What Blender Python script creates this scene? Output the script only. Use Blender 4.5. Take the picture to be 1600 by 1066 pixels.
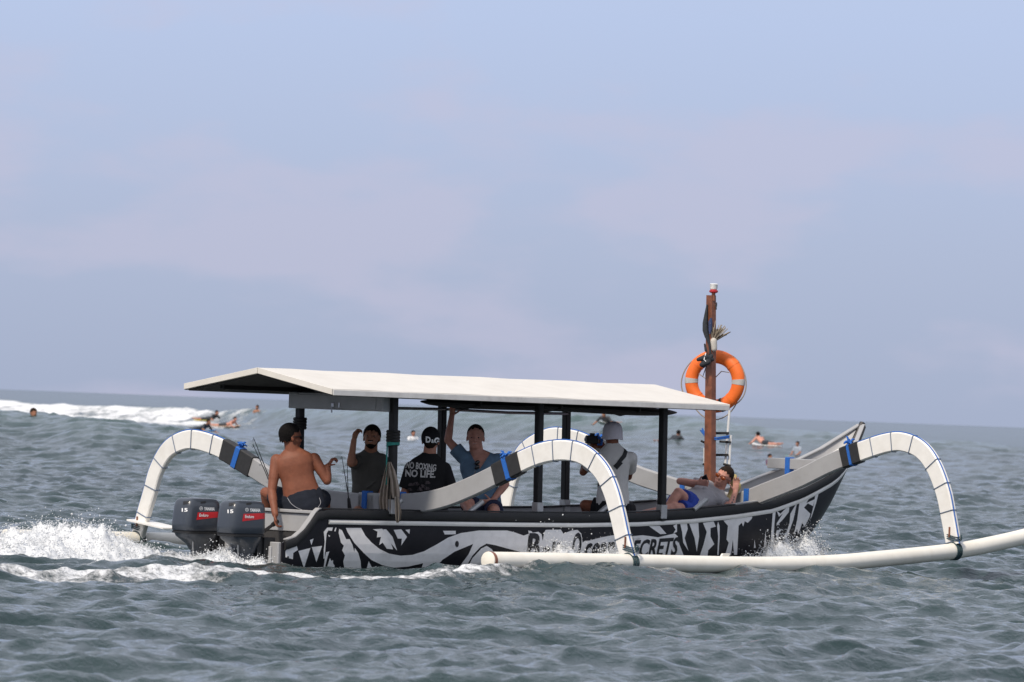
import bpy, bmesh, math, random
import numpy as np
from mathutils import Vector, Matrix, noise as mnoise
from mathutils.bvhtree import BVHTree
from mathutils.geometry import tessellate_polygon

for _o in list(bpy.data.objects):
    bpy.data.objects.remove(_o)
scene = bpy.context.scene
COL = scene.collection
random.seed(7)
RNG = np.random.default_rng(11)

# ------------------------------------------------------------------ camera
FPX = 8250.0                      # focal length in pixels of a 1600 px wide picture
EYE = 1.65                        # eye height above the water
ROLL = math.atan(60 / 1600)
PITCH = math.atan(105 * math.cos(ROLL) / FPX)
_f = Vector((0, math.cos(PITCH), math.sin(PITCH)))
_r0 = Vector((1, 0, 0)); _u0 = Vector((0, -math.sin(PITCH), math.cos(PITCH)))
_r = math.cos(ROLL) * _r0 + math.sin(ROLL) * _u0
_u = -math.sin(ROLL) * _r0 + math.cos(ROLL) * _u0
cam_data = bpy.data.cameras.new('camera')
cam = bpy.data.objects.new('camera', cam_data); COL.objects.link(cam)
cam.matrix_world = Matrix(((_r.x, _u.x, -_f.x, 0), (_r.y, _u.y, -_f.y, 0), (_r.z, _u.z, -_f.z, EYE), (0, 0, 0, 1)))
cam_data.sensor_width = 36; cam_data.lens = FPX / 1600 * 36
cam_data.clip_start = 0.5; cam_data.clip_end = 60000
cam_data.dof.use_dof = True; cam_data.dof.focus_distance = 55.0; cam_data.dof.aperture_fstop = 6.3
scene.camera = cam

# ------------------------------------------------------------------ sky, sun, exposure
SUN_EL = math.radians(50); SUN_AZ = Vector((-0.50, -0.87, 0)).normalized()
SUN_DIR = Vector((SUN_AZ.x * math.cos(SUN_EL), SUN_AZ.y * math.cos(SUN_EL), math.sin(SUN_EL)))
world = bpy.data.worlds.new('World'); scene.world = world; world.use_nodes = True
nt = world.node_tree; nt.nodes.clear()
def wn(t, **k):
    n = nt.nodes.new(t)
    for a, b in k.items(): setattr(n, a, b)
    return n
out = wn('ShaderNodeOutputWorld'); bg = wn('ShaderNodeBackground'); bg.inputs[1].default_value = 0.1
sky = wn('ShaderNodeTexSky', sky_type='NISHITA'); sky.sun_disc = False
sky.sun_elevation = SUN_EL; sky.sun_rotation = math.atan2(SUN_AZ.x, SUN_AZ.y) % (2 * math.pi)
sky.air_density = 1.2; sky.dust_density = 3.0; sky.ozone_density = 1.5
tc = wn('ShaderNodeTexCoord'); sep = wn('ShaderNodeSeparateXYZ')
nt.links.new(tc.outputs['Generated'], sep.inputs[0])
ramp = wn('ShaderNodeValToRGB'); cr = ramp.color_ramp           # hazy air: bluer and dimmer low, overhead brightened for added fill light
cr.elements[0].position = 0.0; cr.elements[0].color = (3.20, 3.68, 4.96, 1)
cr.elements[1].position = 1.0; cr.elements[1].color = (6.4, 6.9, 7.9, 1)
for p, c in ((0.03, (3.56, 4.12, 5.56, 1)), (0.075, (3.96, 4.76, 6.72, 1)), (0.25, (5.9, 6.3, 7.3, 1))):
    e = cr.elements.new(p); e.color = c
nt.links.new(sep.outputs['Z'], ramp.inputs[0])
mixh = wn('ShaderNodeMix', data_type='RGBA')
mrh = wn('ShaderNodeMapRange'); mrh.inputs[1].default_value = 0.05; mrh.inputs[2].default_value = 0.6
mrh.inputs[3].default_value = 0.95; mrh.inputs[4].default_value = 0.7
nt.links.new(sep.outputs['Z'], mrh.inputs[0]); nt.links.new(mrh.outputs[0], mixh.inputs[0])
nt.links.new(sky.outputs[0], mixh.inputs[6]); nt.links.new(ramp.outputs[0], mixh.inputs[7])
mp = wn('ShaderNodeMapping'); mp.inputs['Scale'].default_value = (17, 17, 44)
mp.inputs['Location'].default_value = (4.6, 0.3, 0.25)
nz = wn('ShaderNodeTexNoise'); nz.inputs['Scale'].default_value = 1.0; nz.inputs['Detail'].default_value = 6; nz.inputs['Roughness'].default_value = 0.5
nt.links.new(tc.outputs['Generated'], mp.inputs[0]); nt.links.new(mp.outputs[0], nz.inputs['Vector'])
mrc = wn('ShaderNodeMapRange', interpolation_type='SMOOTHSTEP'); mrc.inputs[1].default_value = 0.47; mrc.inputs[2].default_value = 0.62
mrc.inputs[3].default_value = 0.0; mrc.inputs[4].default_value = 0.45
nt.links.new(nz.outputs[0], mrc.inputs[0])
mixc = wn('ShaderNodeMix', data_type='RGBA'); mixc.inputs[7].default_value = (4.56, 4.40, 5.56, 1)
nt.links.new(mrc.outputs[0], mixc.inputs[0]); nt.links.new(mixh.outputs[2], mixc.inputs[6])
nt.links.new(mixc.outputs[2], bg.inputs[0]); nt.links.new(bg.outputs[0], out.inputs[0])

sun_data = bpy.data.lights.new('sun', 'SUN'); sun_data.energy = 2.9; sun_data.angle = math.radians(7.0); sun_data.color = (1.0, 0.91, 0.79)
sun = bpy.data.objects.new('sun', sun_data); COL.objects.link(sun)
sun.rotation_euler = (-SUN_DIR).to_track_quat('-Z', 'Y').to_euler()
scene.view_settings.view_transform = 'Standard'; scene.view_settings.look = 'None'
scene.view_settings.exposure = 0.32; scene.view_settings.gamma = 1.0; scene.view_settings.use_curve_mapping = False
scene.cycles.use_denoising = True
scene.cycles.max_bounces = 6

# ------------------------------------------------------------------ survey: picture ray <-> place
CAMP = Vector((0, 0, EYE))
def ray(px, py):
    d = _f + _r * ((px - 800) / FPX) + _u * ((533 - py) / FPX)
    return d
def at(px, py, Y):
    d = ray(px, py); return CAMP + d * (Y / d.y)
HEAD = math.radians(45)
U = Vector((math.cos(HEAD), math.sin(HEAD), 0)); V = Vector((math.sin(HEAD), -math.cos(HEAD), 0))
BO = at(540, 640, 54.5); BO.z = 0.0
def B(u, v, w): return BO + U * u + V * v + Vector((0, 0, w))
def uv_of(P):
    q = P - BO; return q.dot(U), q.dot(V)

# ------------------------------------------------------------------ materials
MATS = {}
def mat(name, col, rough=0.5, var=0.08, scale=18.0, bump=0.0, bscale=60.0, metal=0.0, spec=0.5, sss=0.0, dirt=None, dirt_amt=0.35, dirt_scale=3.0, coat=0.0, trans=0.0):
    if name in MATS: return MATS[name]
    m = bpy.data.materials.new(name); m.use_nodes = True; t = m.node_tree; b = t.nodes['Principled BSDF']
    b.inputs['Roughness'].default_value = rough; b.inputs['Metallic'].default_value = metal
    b.inputs['Specular IOR Level'].default_value = spec
    if coat: b.inputs['Coat Weight'].default_value = coat
    if trans: b.inputs['Transmission Weight'].default_value = trans
    if sss:
        b.inputs['Subsurface Weight'].default_value = sss; b.inputs['Subsurface Radius'].default_value = (0.012, 0.005, 0.003)
    g = t.nodes.new('ShaderNodeTexCoord'); n = t.nodes.new('ShaderNodeTexNoise')
    n.inputs['Scale'].default_value = scale; n.inputs['Detail'].default_value = 6
    t.links.new(g.outputs['Object'], n.inputs['Vector'])
    mr = t.nodes.new('ShaderNodeMapRange'); mr.inputs[1].default_value = 0.3; mr.inputs[2].default_value = 0.7
    mr.inputs[3].default_value = 1 - var; mr.inputs[4].default_value = 1 + var
    t.links.new(n.outputs[0], mr.inputs[0])
    mx = t.nodes.new('ShaderNodeMix'); mx.data_type = 'RGBA'; mx.blend_type = 'MULTIPLY'; mx.inputs[0].default_value = 1
    mx.inputs[6].default_value = (*col, 1); t.links.new(mr.outputs[0], mx.inputs[7])
    last = mx.outputs[2]
    if dirt:
        n2 = t.nodes.new('ShaderNodeTexNoise'); n2.inputs['Scale'].default_value = dirt_scale; n2.inputs['Detail'].default_value = 9; n2.inputs['Roughness'].default_value = 0.68
        t.links.new(g.outputs['Object'], n2.inputs['Vector'])
        m2 = t.nodes.new('ShaderNodeMapRange'); m2.inputs[1].default_value = 0.48; m2.inputs[2].default_value = 0.74; m2.inputs[3].default_value = 0; m2.inputs[4].default_value = dirt_amt
        t.links.new(n2.outputs[0], m2.inputs[0])
        mx2 = t.nodes.new('ShaderNodeMix'); mx2.data_type = 'RGBA'; mx2.inputs[7].default_value = (*dirt, 1)
        t.links.new(m2.outputs[0], mx2.inputs[0]); t.links.new(last, mx2.inputs[6]); last = mx2.outputs[2]
    t.links.new(last, b.inputs['Base Color'])
    if bump:
        n3 = t.nodes.new('ShaderNodeTexNoise'); n3.inputs['Scale'].default_value = bscale; n3.inputs['Detail'].default_value = 5
        t.links.new(g.outputs['Object'], n3.inputs['Vector'])
        bp = t.nodes.new('ShaderNodeBump'); bp.inputs['Strength'].default_value = bump; bp.inputs['Distance'].default_value = 0.01
        t.links.new(n3.outputs[0], bp.inputs['Height']); t.links.new(bp.outputs[0], b.inputs['Normal'])
    MATS[name] = m
    return m

# ------------------------------------------------------------------ object helpers
def root_of(o):
    while o.parent: o = o.parent
    return o
def tag(o, label=None, cat=None, group=None, kind=None):
    if label: o['label'] = label
    if cat: o['category'] = cat
    if group: o['group'] = group
    if kind: o['kind'] = kind
    return o
def thing(name, base, label, cat, group=None, rz=0.0):
    o = bpy.data.objects.new(name, None); COL.objects.link(o)
    o.empty_display_size = 0.2
    o.matrix_basis = Matrix.Translation(base) @ Matrix.Rotation(rz, 4, 'Z')
    return tag(o, label, cat, group)
class Geo:
    """collects world-space verts / faces of one mesh"""
    def __init__(s): s.v = []; s.f = []
    def add(s, vs, fs):
        n = len(s.v); s.v += [Vector(p) for p in vs]; s.f += [tuple(i + n for i in q) for q in fs]; return s
    def build(s, name, m, parent=None, base=None, smooth=True, rz=0.0):
        return mk(name, s.v, s.f, m, parent, base, smooth, rz)
def mk(name, verts, faces, m, parent=None, base=None, smooth=True, rz=0.0, auto=40):
    me = bpy.data.meshes.new(name)
    if parent is not None:
        inv = root_of(parent).matrix_basis.inverted()
    else:
        M = Matrix.Translation(base if base is not None else Vector((0, 0, 0))) @ Matrix.Rotation(rz, 4, 'Z'); inv = M.inverted()
    me.from_pydata([inv @ Vector(v) for v in verts], [], faces)
    if smooth:
        me.polygons.foreach_set('use_smooth', [True] * len(me.polygons))
        if auto:
            try: me.set_sharp_from_angle(angle=math.radians(auto))
            except Exception: pass
    me.materials.append(m); me.update()
    o = bpy.data.objects.new(name, me); COL.objects.link(o)
    if parent is not None: o.parent = parent
    else: o.matrix_basis = M
    return o
def frame_of(d, hint=Vector((0, 0, 1))):
    d = d.normalized(); a = d.cross(hint)
    if a.length < 1e-4: a = d.cross(Vector((1, 0, 0)))
    a.normalize(); return a, d.cross(a).normalized()
def loft(rings, closed=True, cap0=True, cap1=True):
    vs = [p for r in rings for p in r]; n = len(rings[0]); fs = []
    for i in range(len(rings) - 1):
        for j in range(n if closed else n - 1):
            k = (j + 1) % n
            fs.append((i * n + j, i * n + k, (i + 1) * n + k, (i + 1) * n + j))
    if cap0: fs.append(tuple(range(n))[::-1])
    if cap1: fs.append(tuple((len(rings) - 1) * n + j for j in range(n)))
    return vs, fs
def tube(pts, r, seg=8, caps=True):
    pts = [Vector(p) for p in pts]; rs = r if isinstance(r, (list, tuple)) else [r] * len(pts); rings = []
    a = None
    for i, p in enumerate(pts):
        d = (pts[min(i + 1, len(pts) - 1)] - pts[max(i - 1, 0)]).normalized()
        if a is None: a, _ = frame_of(d)
        a = (a - d * a.dot(d)).normalized(); b = d.cross(a)
        rings.append([p + a * (math.cos(2 * math.pi * k / seg) * rs[i]) + b * (math.sin(2 * math.pi * k / seg) * rs[i]) for k in range(seg)])
    return loft(rings, True, caps, caps)
def smooth_path(pts, n=6):
    pts = [Vector(p) for p in pts]; P = [2 * pts[0] - pts[1]] + pts + [2 * pts[-1] - pts[-2]]; o = []
    for i in range(1, len(P) - 2):
        for k in range(n):
            t = k / n; a, b, c, d = P[i - 1], P[i], P[i + 1], P[i + 2]
            o.append(0.5 * ((2 * b) + (c - a) * t + (2 * a - 5 * b + 4 * c - d) * t * t + (3 * b - a - 3 * c + d) * t ** 3))
    o.append(pts[-1]); return o
def box(c, ax, ay, az, bev=0.0):
    """box from centre and three half-axis vectors, edges bevelled"""
    if bev <= 0:
        vs = [c + ax * x + ay * y + az * z for x in (-1, 1) for y in (-1, 1) for z in (-1, 1)]
        return vs, [(0, 1, 3, 2), (4, 6, 7, 5), (0, 4, 5, 1), (2, 3, 7, 6), (0, 2, 6, 4), (1, 5, 7, 3)]
    lx, ly, lz = ax.length, ay.length, az.length
    bev = min(bev, lx * .9, ly * .9, lz * .9)
    ux, uy, uz = ax / lx, ay / ly, az / lz
    def ring(z, ix):
        x, y = lx - ix, ly - ix; b = bev
        return [c + ux * px + uy * py + uz * z for px, py in ((x - b, -y), (x, -y + b), (x, y - b), (x - b, y), (-x + b, y), (-x, y - b), (-x, -y + b), (-x + b, -y))]
    rings = [ring(-lz, bev * .6), ring(-lz + bev * .6, 0), ring(lz - bev * .6, 0), ring(lz, bev * .6)]
    return loft(rings)
def bbox(u0, u1, v0, v1, w0, w1, bev=0.0):
    """bevelled box given in boat coordinates"""
    return box(B((u0 + u1) / 2, (v0 + v1) / 2, (w0 + w1) / 2), U * abs(u1 - u0) / 2, V * abs(v1 - v0) / 2, Vector((0, 0, abs(w1 - w0) / 2)), bev)
def ellipsoid(c, ax, ay, az, ns=16, nr=10):
    vs = [c - az]; fs = []
    for i in range(1, nr):
        t = math.pi * i / nr
        for j in range(ns):
            p = 2 * math.pi * j / ns
            vs.append(c - az * math.cos(t) + ax * (math.sin(t) * math.cos(p)) + ay * (math.sin(t) * math.sin(p)))
    vs.append(c + az); N = len(vs) - 1
    for j in range(ns):
        k = (j + 1) % ns; fs.append((0, 1 + k, 1 + j))
        for i in range(nr - 2):
            a = 1 + i * ns; b = a + ns; fs.append((a + j, a + k, b + k, b + j))
        fs.append((N, 1 + (nr - 2) * ns + j, 1 + (nr - 2) * ns + k))
    return vs, fs
def limb(p0, p1, r0, r1, side=None, seg=14, flat0=False, flat1=False):
    """tapered, elliptical capsule; r = radius or (along side, across)"""
    p0, p1 = Vector(p0), Vector(p1); d = p1 - p0; L = d.length
    if L < 1e-5: d = Vector((0, 0, 1e-4)); L = 1e-4
    d = d / L
    if side is None: a, b = frame_of(d)
    else:
        a = Vector(side); a = (a - d * a.dot(d)).normalized(); b = d.cross(a).normalized()
    r0 = r0 if isinstance(r0, tuple) else (r0, r0); r1 = r1 if isinstance(r1, tuple) else (r1, r1)
    rings = []
    def ring(p, ra, rb): return [p + a * (math.cos(2 * math.pi * k / seg) * ra) + b * (math.sin(2 * math.pi * k / seg) * rb) for k in range(seg)]
    if not flat0:
        for t in (0.95, 0.75, 0.4):
            s = math.sqrt(1 - t * t); rings.append(ring(p0 - d * (min(r0) * t), r0[0] * s, r0[1] * s))
    for t in (0, .33, .67, 1): rings.append(ring(p0 + d * (L * t), r0[0] + (r1[0] - r0[0]) * t, r0[1] + (r1[1] - r0[1]) * t))
    if not flat1:
        for t in (0.4, 0.75, 0.95):
            s = math.sqrt(1 - t * t); rings.append(ring(p1 + d * (min(r1) * t), r1[0] * s, r1[1] * s))
    return loft(rings)
def fuse(name, prims, voxel, m, parent=None, base=None, smooth=6, cut=None):
    """melt overlapping closed shells into one continuous skin"""
    g = Geo()
    for p in prims: g.add(*p)
    bm = bmesh.new(); vs = [bm.verts.new(v) for v in g.v]
    for q in g.f:
        try: bm.faces.new([vs[i] for i in q])
        except ValueError: pass
    bmesh.ops.recalc_face_normals(bm, faces=bm.faces)
    me = bpy.data.meshes.new('tmp'); bm.to_mesh(me); bm.free()
    o = bpy.data.objects.new('tmp', me); COL.objects.link(o)
    md = o.modifiers.new('r', 'REMESH'); md.mode = 'VOXEL'; md.voxel_size = voxel
    if smooth:
        ms = o.modifiers.new('s', 'SMOOTH'); ms.factor = 0.5; ms.iterations = smooth
    dg = bpy.context.evaluated_depsgraph_get(); dg.update()
    me2 = bpy.data.meshes.new_from_object(o.evaluated_get(dg))
    n = len(me2.vertices); co = np.empty(n * 3); me2.vertices.foreach_get('co', co); co = co.reshape(-1, 3)
    faces = [tuple(p.vertices) for p in me2.polygons]
    bpy.data.objects.remove(o); bpy.data.meshes.remove(me); bpy.data.meshes.remove(me2)
    if cut is not None:
        keep = cut(co); faces = [q for q in faces if all(keep[i] for i in q)]
        used = sorted({i for q in faces for i in q}); mp_ = {i: k for k, i in enumerate(used)}
        co = co[used]; faces = [tuple(mp_[i] for i in q) for q in faces]
    return mk(name, co.tolist(), faces, m, parent, base, True, auto=None)
def bvh_of(*objs):
    vs = []; fs = []
    for o in objs:
        M = root_of(o).matrix_basis; n = len(vs)
        vs += [M @ v.co for v in o.data.vertices]; fs += [[i + n for i in p.vertices] for p in o.data.polygons]
    return BVHTree.FromPolygons(vs, fs)
def refine(tris, maxlen):
    outt = []; st = list(tris)
    while st:
        t = st.pop(); L = [(t[i] - t[(i + 1) % 3]).length for i in range(3)]; k = L.index(max(L))
        if L[k] <= maxlen: outt.append(t); continue
        a, b, c = t[k], t[(k + 1) % 3], t[(k + 2) % 3]; m_ = (a + b) / 2
        st += [(a, m_, c), (m_, b, c)]
    return outt
def paint(name, tris, bvh, m, parent, off=0.003, maxlen=5.0, maxdepth=1e9):
    """lay a flat mark (given as survey triangles) onto a surface as a thin sheet"""
    g = Geo(); cache = {}
    for t in refine(tris, maxlen):
        ids = []
        for p in t:
            k = (round(p.x, 2), round(p.y, 2))
            if k not in cache:
                hit = bvh.ray_cast(CAMP, ray(p.x, p.y).normalized())
                if hit[0] is None or hit[3] > maxdepth: cache[k] = None
                else:
                    n = hit[1]; n = -n if n.dot(hit[0] - CAMP) > 0 else n
                    g.v.append(hit[0] + n * off); cache[k] = len(g.v) - 1
            ids.append(cache[k])
        if None not in ids and len(set(ids)) == 3: g.f.append(tuple(ids))
    return g.build(name, m, parent, smooth=False)
def poly_tris(poly, x0=0, y0=0, s=1.0):
    P = [Vector((x / s + x0, y / s + y0)) for x, y in poly]
    return [tuple(P[i] for i in t) for t in tessellate_polygon([[Vector((p.x, p.y, 0)) for p in P]])]
def text_tris(txt, left, right, top, bottom, shear=0.0, slope=0.0, offset=0.0, sp=1.0, pad=0.0):
    cu = bpy.data.curves.new('t', 'FONT'); cu.body = txt; cu.offset = offset; cu.space_character = sp; cu.resolution_u = 3
    o = bpy.data.objects.new('t', cu); COL.objects.link(o)
    dg = bpy.context.evaluated_depsgraph_get(); dg.update()
    me = bpy.data.meshes.new_from_object(o.evaluated_get(dg)); me.calc_loop_triangles()
    co = [v.co.copy() for v in me.vertices]; tr = [tuple(t.vertices) for t in me.loop_triangles]
    bpy.data.objects.remove(o); bpy.data.curves.remove(cu); bpy.data.meshes.remove(me)
    x0 = min(c.x for c in co); x1 = max(c.x for c in co); y0 = min(c.y for c in co); y1 = max(c.y for c in co)
    def mp_(c):
        a = (c.x - x0) / (x1 - x0); b = (c.y - y0) / (y1 - y0)
        a = a * (1 + 2 * pad / (right - left)) - pad / (right - left); b = b * (1 + 2 * pad / (bottom - top)) - pad / (bottom - top)
        return Vector((left + a * (right - left) + shear * b, bottom - b * (bottom - top) + slope * a))
    return [tuple(mp_(co[i]) for i in t) for t in tr]

# ------------------------------------------------------------------ the sea
def ocean_tile(L, N, wind, ang, lmin, rms, seed, spread=2.0):
    r = np.random.default_rng(seed); k = np.fft.fftfreq(N, L / N) * 2 * np.pi
    KX, KY = np.meshgrid(k, k, indexing='ij'); K = np.hypot(KX, KY); K[0, 0] = 1e-6
    Lw = wind * wind / 9.81; c = (KX * math.cos(ang) + KY * math.sin(ang)) / K
    P = np.exp(-1 / (K * Lw) ** 2) / K ** 4 * (0.12 + np.abs(c) ** spread) * np.exp(-(K * lmin) ** 2); P[0, 0] = 0
    A = np.sqrt(P) * (r.normal(size=(N, N)) + 1j * r.normal(size=(N, N)))
    h = np.fft.ifft2(A).real; sc = rms / h.std(); h *= sc
    dx = np.fft.ifft2(A * 1j * KX / K).real * sc; dy = np.fft.ifft2(A * 1j * KY / K).real * sc
    return (L, N, h, dx, dy)
def sample(tile, X, Y):
    L, N, *ch = tile; x = X / L * N; y = Y / L * N; xi = np.floor(x).astype(int); yi = np.floor(y).astype(int)
    fx = x - xi; fy = y - yi; x0 = xi % N; x1 = (xi + 1) % N; y0 = yi % N; y1 = (yi + 1) % N
    return [c[x0, y0] * (1 - fx) * (1 - fy) + c[x1, y0] * fx * (1 - fy) + c[x0, y1] * (1 - fx) * fy + c[x1, y1] * fx * fy for c in ch]
T1 = ocean_tile(83.0, 1024, 1.75, math.radians(-72), 0.08, 0.032, 3)
T2 = ocean_tile(17.3, 640, 1.0, math.radians(-55), 0.022, 0.017, 5, 1.2)
T3 = ocean_tile(410.0, 512, 6.0, math.radians(-84), 1.5, 0.07, 8)
def sstep(a, b, x):
    t = np.clip((x - a) / (b - a), 0, 1); return t * t * (3 - 2 * t)
def lerp_(x, xs, ys): return np.interp(x, xs, ys)
XI = lambda X, Y: 800 + FPX * X / np.maximum(Y, 1.0)
# the breaking wave (A) and the smooth swell in front of its white water (B); shapes given by bearing
A_BR = [-900, 0, 300, 500, 700, 1000, 1250, 1600, 2300]; A_Y = [360, 330, 300, 265, 240, 228, 222, 222, 230]
A_H = [0.6, 0.75, 0.95, 1.15, 1.42, 1.40, 1.28, 0.8, 0.3]
B_BR = [-900, 0, 150, 300, 420, 560, 700, 1600]; B_Y = [150, 134, 130, 126, 122, 118, 115, 110]; B_H = [1.0, 0.98, 0.92, 0.78, 0.5, 0.2, 0.0, 0.0]
def swell(X, Y):
    xi = XI(X, Y)
    ya = lerp_(xi, A_BR, A_Y); d = Y - ya
    wob = 1 + 0.12 * np.sin(xi * 0.021 + 1.0) * np.cos(xi * 0.0083)
    z = lerp_(xi, A_BR, A_H) * wob * np.where(d < 0, 0.75 * np.exp(-(d / 9.0) ** 2) + 0.25 * np.exp(-(d / 26.0) ** 2), np.exp(-(d / 15.0) ** 2))
    yb = lerp_(xi, B_BR, B_Y) + 1.5 * np.sin(xi * 0.03); d = Y - yb
    z = np.maximum(z, lerp_(xi, B_BR, B_H) * np.where(d < 0, 0.6 * np.exp(-(d / 9.0) ** 2) + 0.4 * np.exp(-(d / 22.0) ** 2), np.exp(-(d / 7.0) ** 2)))
    z = z + 0.55 * np.exp(-((Y - ya - 75) / 16.0) ** 2) * sstep(0, 500, xi) * sstep(2000, 1000, xi)
    return z
def boat_uv(X, Y):
    q0 = X - BO.x; q1 = Y - BO.y; return q0 * U.x + q1 * U.y, q0 * V.x + q1 * V.y
HB_X = [-1.6, -1.33, -.9, 0, 1, 2, 3, 4, 5, 5.7, 6.3, 6.9, 7.3, 7.7, 8.0, 8.1]
HB_Y = [.58, .6, .63, .7, .75, .77, .76, .72, .65, .59, .53, .47, .40, .25, .09, .03]
def near_boat(X, Y):
    """how the boat under way shapes the water: hollow at the stern, heap at the bow, humps by the floats"""
    u, v = boat_uv(X, Y)
    prof = lerp_(u, [-7, -3, -1.2, 0, 1, 3, 5, 5.9, 6.8, 7.6, 9], [0, 0.0, -.09, -.07, -.03, 0.0, .03, .08, .15, .08, 0])
    hb = lerp_(u, HB_X, HB_Y) * ((u > -9) & (u < 8.1))
    z = prof * np.exp(-(np.maximum(np.abs(v) - hb, 0) / 0.55) ** 2)
    z += (0.115 * np.exp(-((v - 3.95) / 0.75) ** 2)) * sstep(-3.5, -1.0, u) * sstep(6.0, 3.4, u)
    z += -0.04 * np.exp(-((v + 3.7) / 0.8) ** 2) * sstep(-5, -1.0, u) * sstep(6.0, 2, u)
    return z
def calm(X, Y):
    u, v = boat_uv(X, Y); hb = lerp_(u, HB_X, HB_Y)
    return 1 - 0.75 * np.exp(-(np.maximum(np.abs(v) - hb, 0) / 0.5) ** 2) * ((u > -1.3) & (u < 8))
def sea_z(X, Y):
    X = np.asarray(X, float); Y = np.asarray(Y, float)
    return swell(X, Y) + near_boat(X, Y) + (sample(T1, X, Y)[0] + sample(T2, X, Y)[0]) * calm(X, Y)
def sea_hit(px, py):
    """where a line of sight meets the big shapes of the sea"""
    d = ray(px, py); t = np.concatenate([np.arange(30, 400, 0.25)]); X = d.x / d.y * t; Z = EYE + d.z / d.y * t
    s = swell(X, t); k = np.argmax(Z < s) if (Z < s).any() else np.argmin(Z - s); return Vector((X[k], t[k], s[k]))

def build_sea():
    rows = [-20000.0, -1500.0, -120.0, -10.0, 0.5, 3, 8, 14, 20, 25, 28.0]; y = 29.0
    while y < 24000:
        rows.append(y)
        y += 0.075 if y < 72 else min(0.075 * (y / 72.0) ** 2.0, 900.0) if y > 300 else 0.075 * (y / 72.0) ** 1.7
    rows = np.array(rows)
    s = math.tan(math.radians(8.2)); cols = np.linspace(-s, s, 300)
    o = np.array([0.17, 0.21, 0.28, 0.4, 0.6, 1.0, 1.8, 3.5]); cols = np.concatenate([-o[::-1], cols, o])
    R, C = np.meshgrid(rows, cols, indexing='ij'); X = np.abs(R) * C; Y = R.copy()
    fine = np.clip((420 - R) / 300, 0, 1) * (np.abs(C) < 0.16)
    med = np.clip((1500 - R) / 900, 0, 1) * (np.abs(C) < 0.3)
    h1, dx1, dy1 = sample(T1, X, Y); h2, dx2, dy2 = sample(T2, X, Y); h3, dx3, dy3 = sample(T3, X, Y)
    cm = calm(X, Y)
    Z = swell(X, Y) * (np.abs(C) < 0.5) + near_boat(X, Y) + med * h1 * cm + fine * h2 * cm + h3 * np.clip((R - 75) / 60, 0, 1) * np.clip((6000 - R) / 3000, 0, 1)
    X2 = X + (dx1 * 0.9 * med + dx2 * 0.8 * fine) * cm; Y2 = Y + (dy1 * 0.9 * med + dy2 * 0.8 * fine) * cm
    # foam: white water behind and before wave A's crest, wakes, broken water along hull and floats
    xi = XI(X, Y); ya = lerp_(xi, A_BR, A_Y); d = Y - ya
    brk = lerp_(xi, [-600, 0, 330, 430, 560, 680], [0.92, 0.95, 0.92, 0.62, 0.44, 0.0])
    foam = brk * sstep(-60, -18, d) * sstep(10, -1, d)
    foam = np.maximum(foam, 0.36 * sstep(-16, -4, d) * sstep(3, -2, d) * sstep(640, 520, xi))
    foam = np.maximum(foam, 0.26 * sstep(-26, -6, d) * sstep(-1, -8, d) * sstep(520, 700, xi) * sstep(1450, 900, xi))
    u, v = boat_uv(X, Y)
    w1 = sstep(-1.4, -1.9, u) * (0.72 + 0.28 * sstep(-4, -2, u)) * np.exp(-((v + 0.1) / (0.75 + 0.11 * np.maximum(-u - 1.3, 0))) ** 4)
    w2 = sstep(0.3, -2.2, u) * np.exp(-((v - 3.86 - 0.03 * np.maximum(-u, 0)) / (0.36 + 0.06 * np.maximum(-u, 0))) ** 4) * 1.0 * sstep(-16, -6, u)
    w3 = sstep(0.3, -2.2, u) * np.exp(-((v + 3.86 - 0.02 * u) / (0.2 - 0.05 * np.minimum(u, 0))) ** 2) * 0.8
    hb = lerp_(u, HB_X, HB_Y); dv = np.abs(v) - hb
    w4 = np.exp(-(np.maximum(dv, 0) / 0.16) ** 2) * ((u > -1.3) & (u < 7.0)) * lerp_(u, [-1.3, 0, 1, 3, 4.5, 5.6, 6.2, 7], [0.45, 0.3, 0.55, 0.75, 0.5, 0.55, 0.95, 1.0])
    w5 = np.exp(-((dv - 0.09 * np.maximum(6.8 - u, 0)) / (0.13 + 0.03 * np.maximum(6.8 - u, 0))) ** 2) * sstep(7.2, 6.6, u) * sstep(-1.0, 5.0, u) * 0.85
    ff = 0.85 * np.exp(-((np.abs(v) - (3.7 - (u - .45) * .058) - 0.10) / 0.13) ** 2) * sstep(-1.8, -1.3, u) * lerp_(u, [-1, 0.4, 1, 2.4, 3.6, 4.6, 5.2], [0.25, 0.5, 0.4, 0.72, 0.9, 0.6, 0.0])
    foam = np.maximum.reduce([foam, w1, w2, w3, w4, w5, ff])
    sp_ = np.zeros_like(foam)          # rag the strong foam into relief
    Z = Z + 0.028 * np.maximum.reduce([w1, w2 * 1.2, w3]) * (0.6 + 18 * h2)
    n0, n1 = R.shape
    verts = np.stack([X2, Y2, Z], -1).reshape(-1, 3)
    idx = np.arange(n0 * n1).reshape(n0, n1)
    quads = np.stack([idx[:-1, :-1], idx[:-1, 1:], idx[1:, 1:], idx[1:, :-1]], -1).reshape(-1, 4)
    me = bpy.data.meshes.new('sea_water'); nv, nq = len(verts), len(quads)
    me.vertices.add(nv); me.vertices.foreach_set('co', verts.ravel())
    me.loops.add(nq * 4); me.loops.foreach_set('vertex_index', quads.ravel().astype(np.int32))
    me.polygons.add(nq); me.polygons.foreach_set('loop_start', np.arange(0, nq * 4, 4, dtype=np.int32))
    me.polygons.foreach_set('use_smooth', np.ones(nq, bool))
    a = me.attributes.new('foam', 'FLOAT', 'POINT'); a.data.foreach_set('value', foam.ravel().astype(np.float32))
    me.update(); me.validate()
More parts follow.
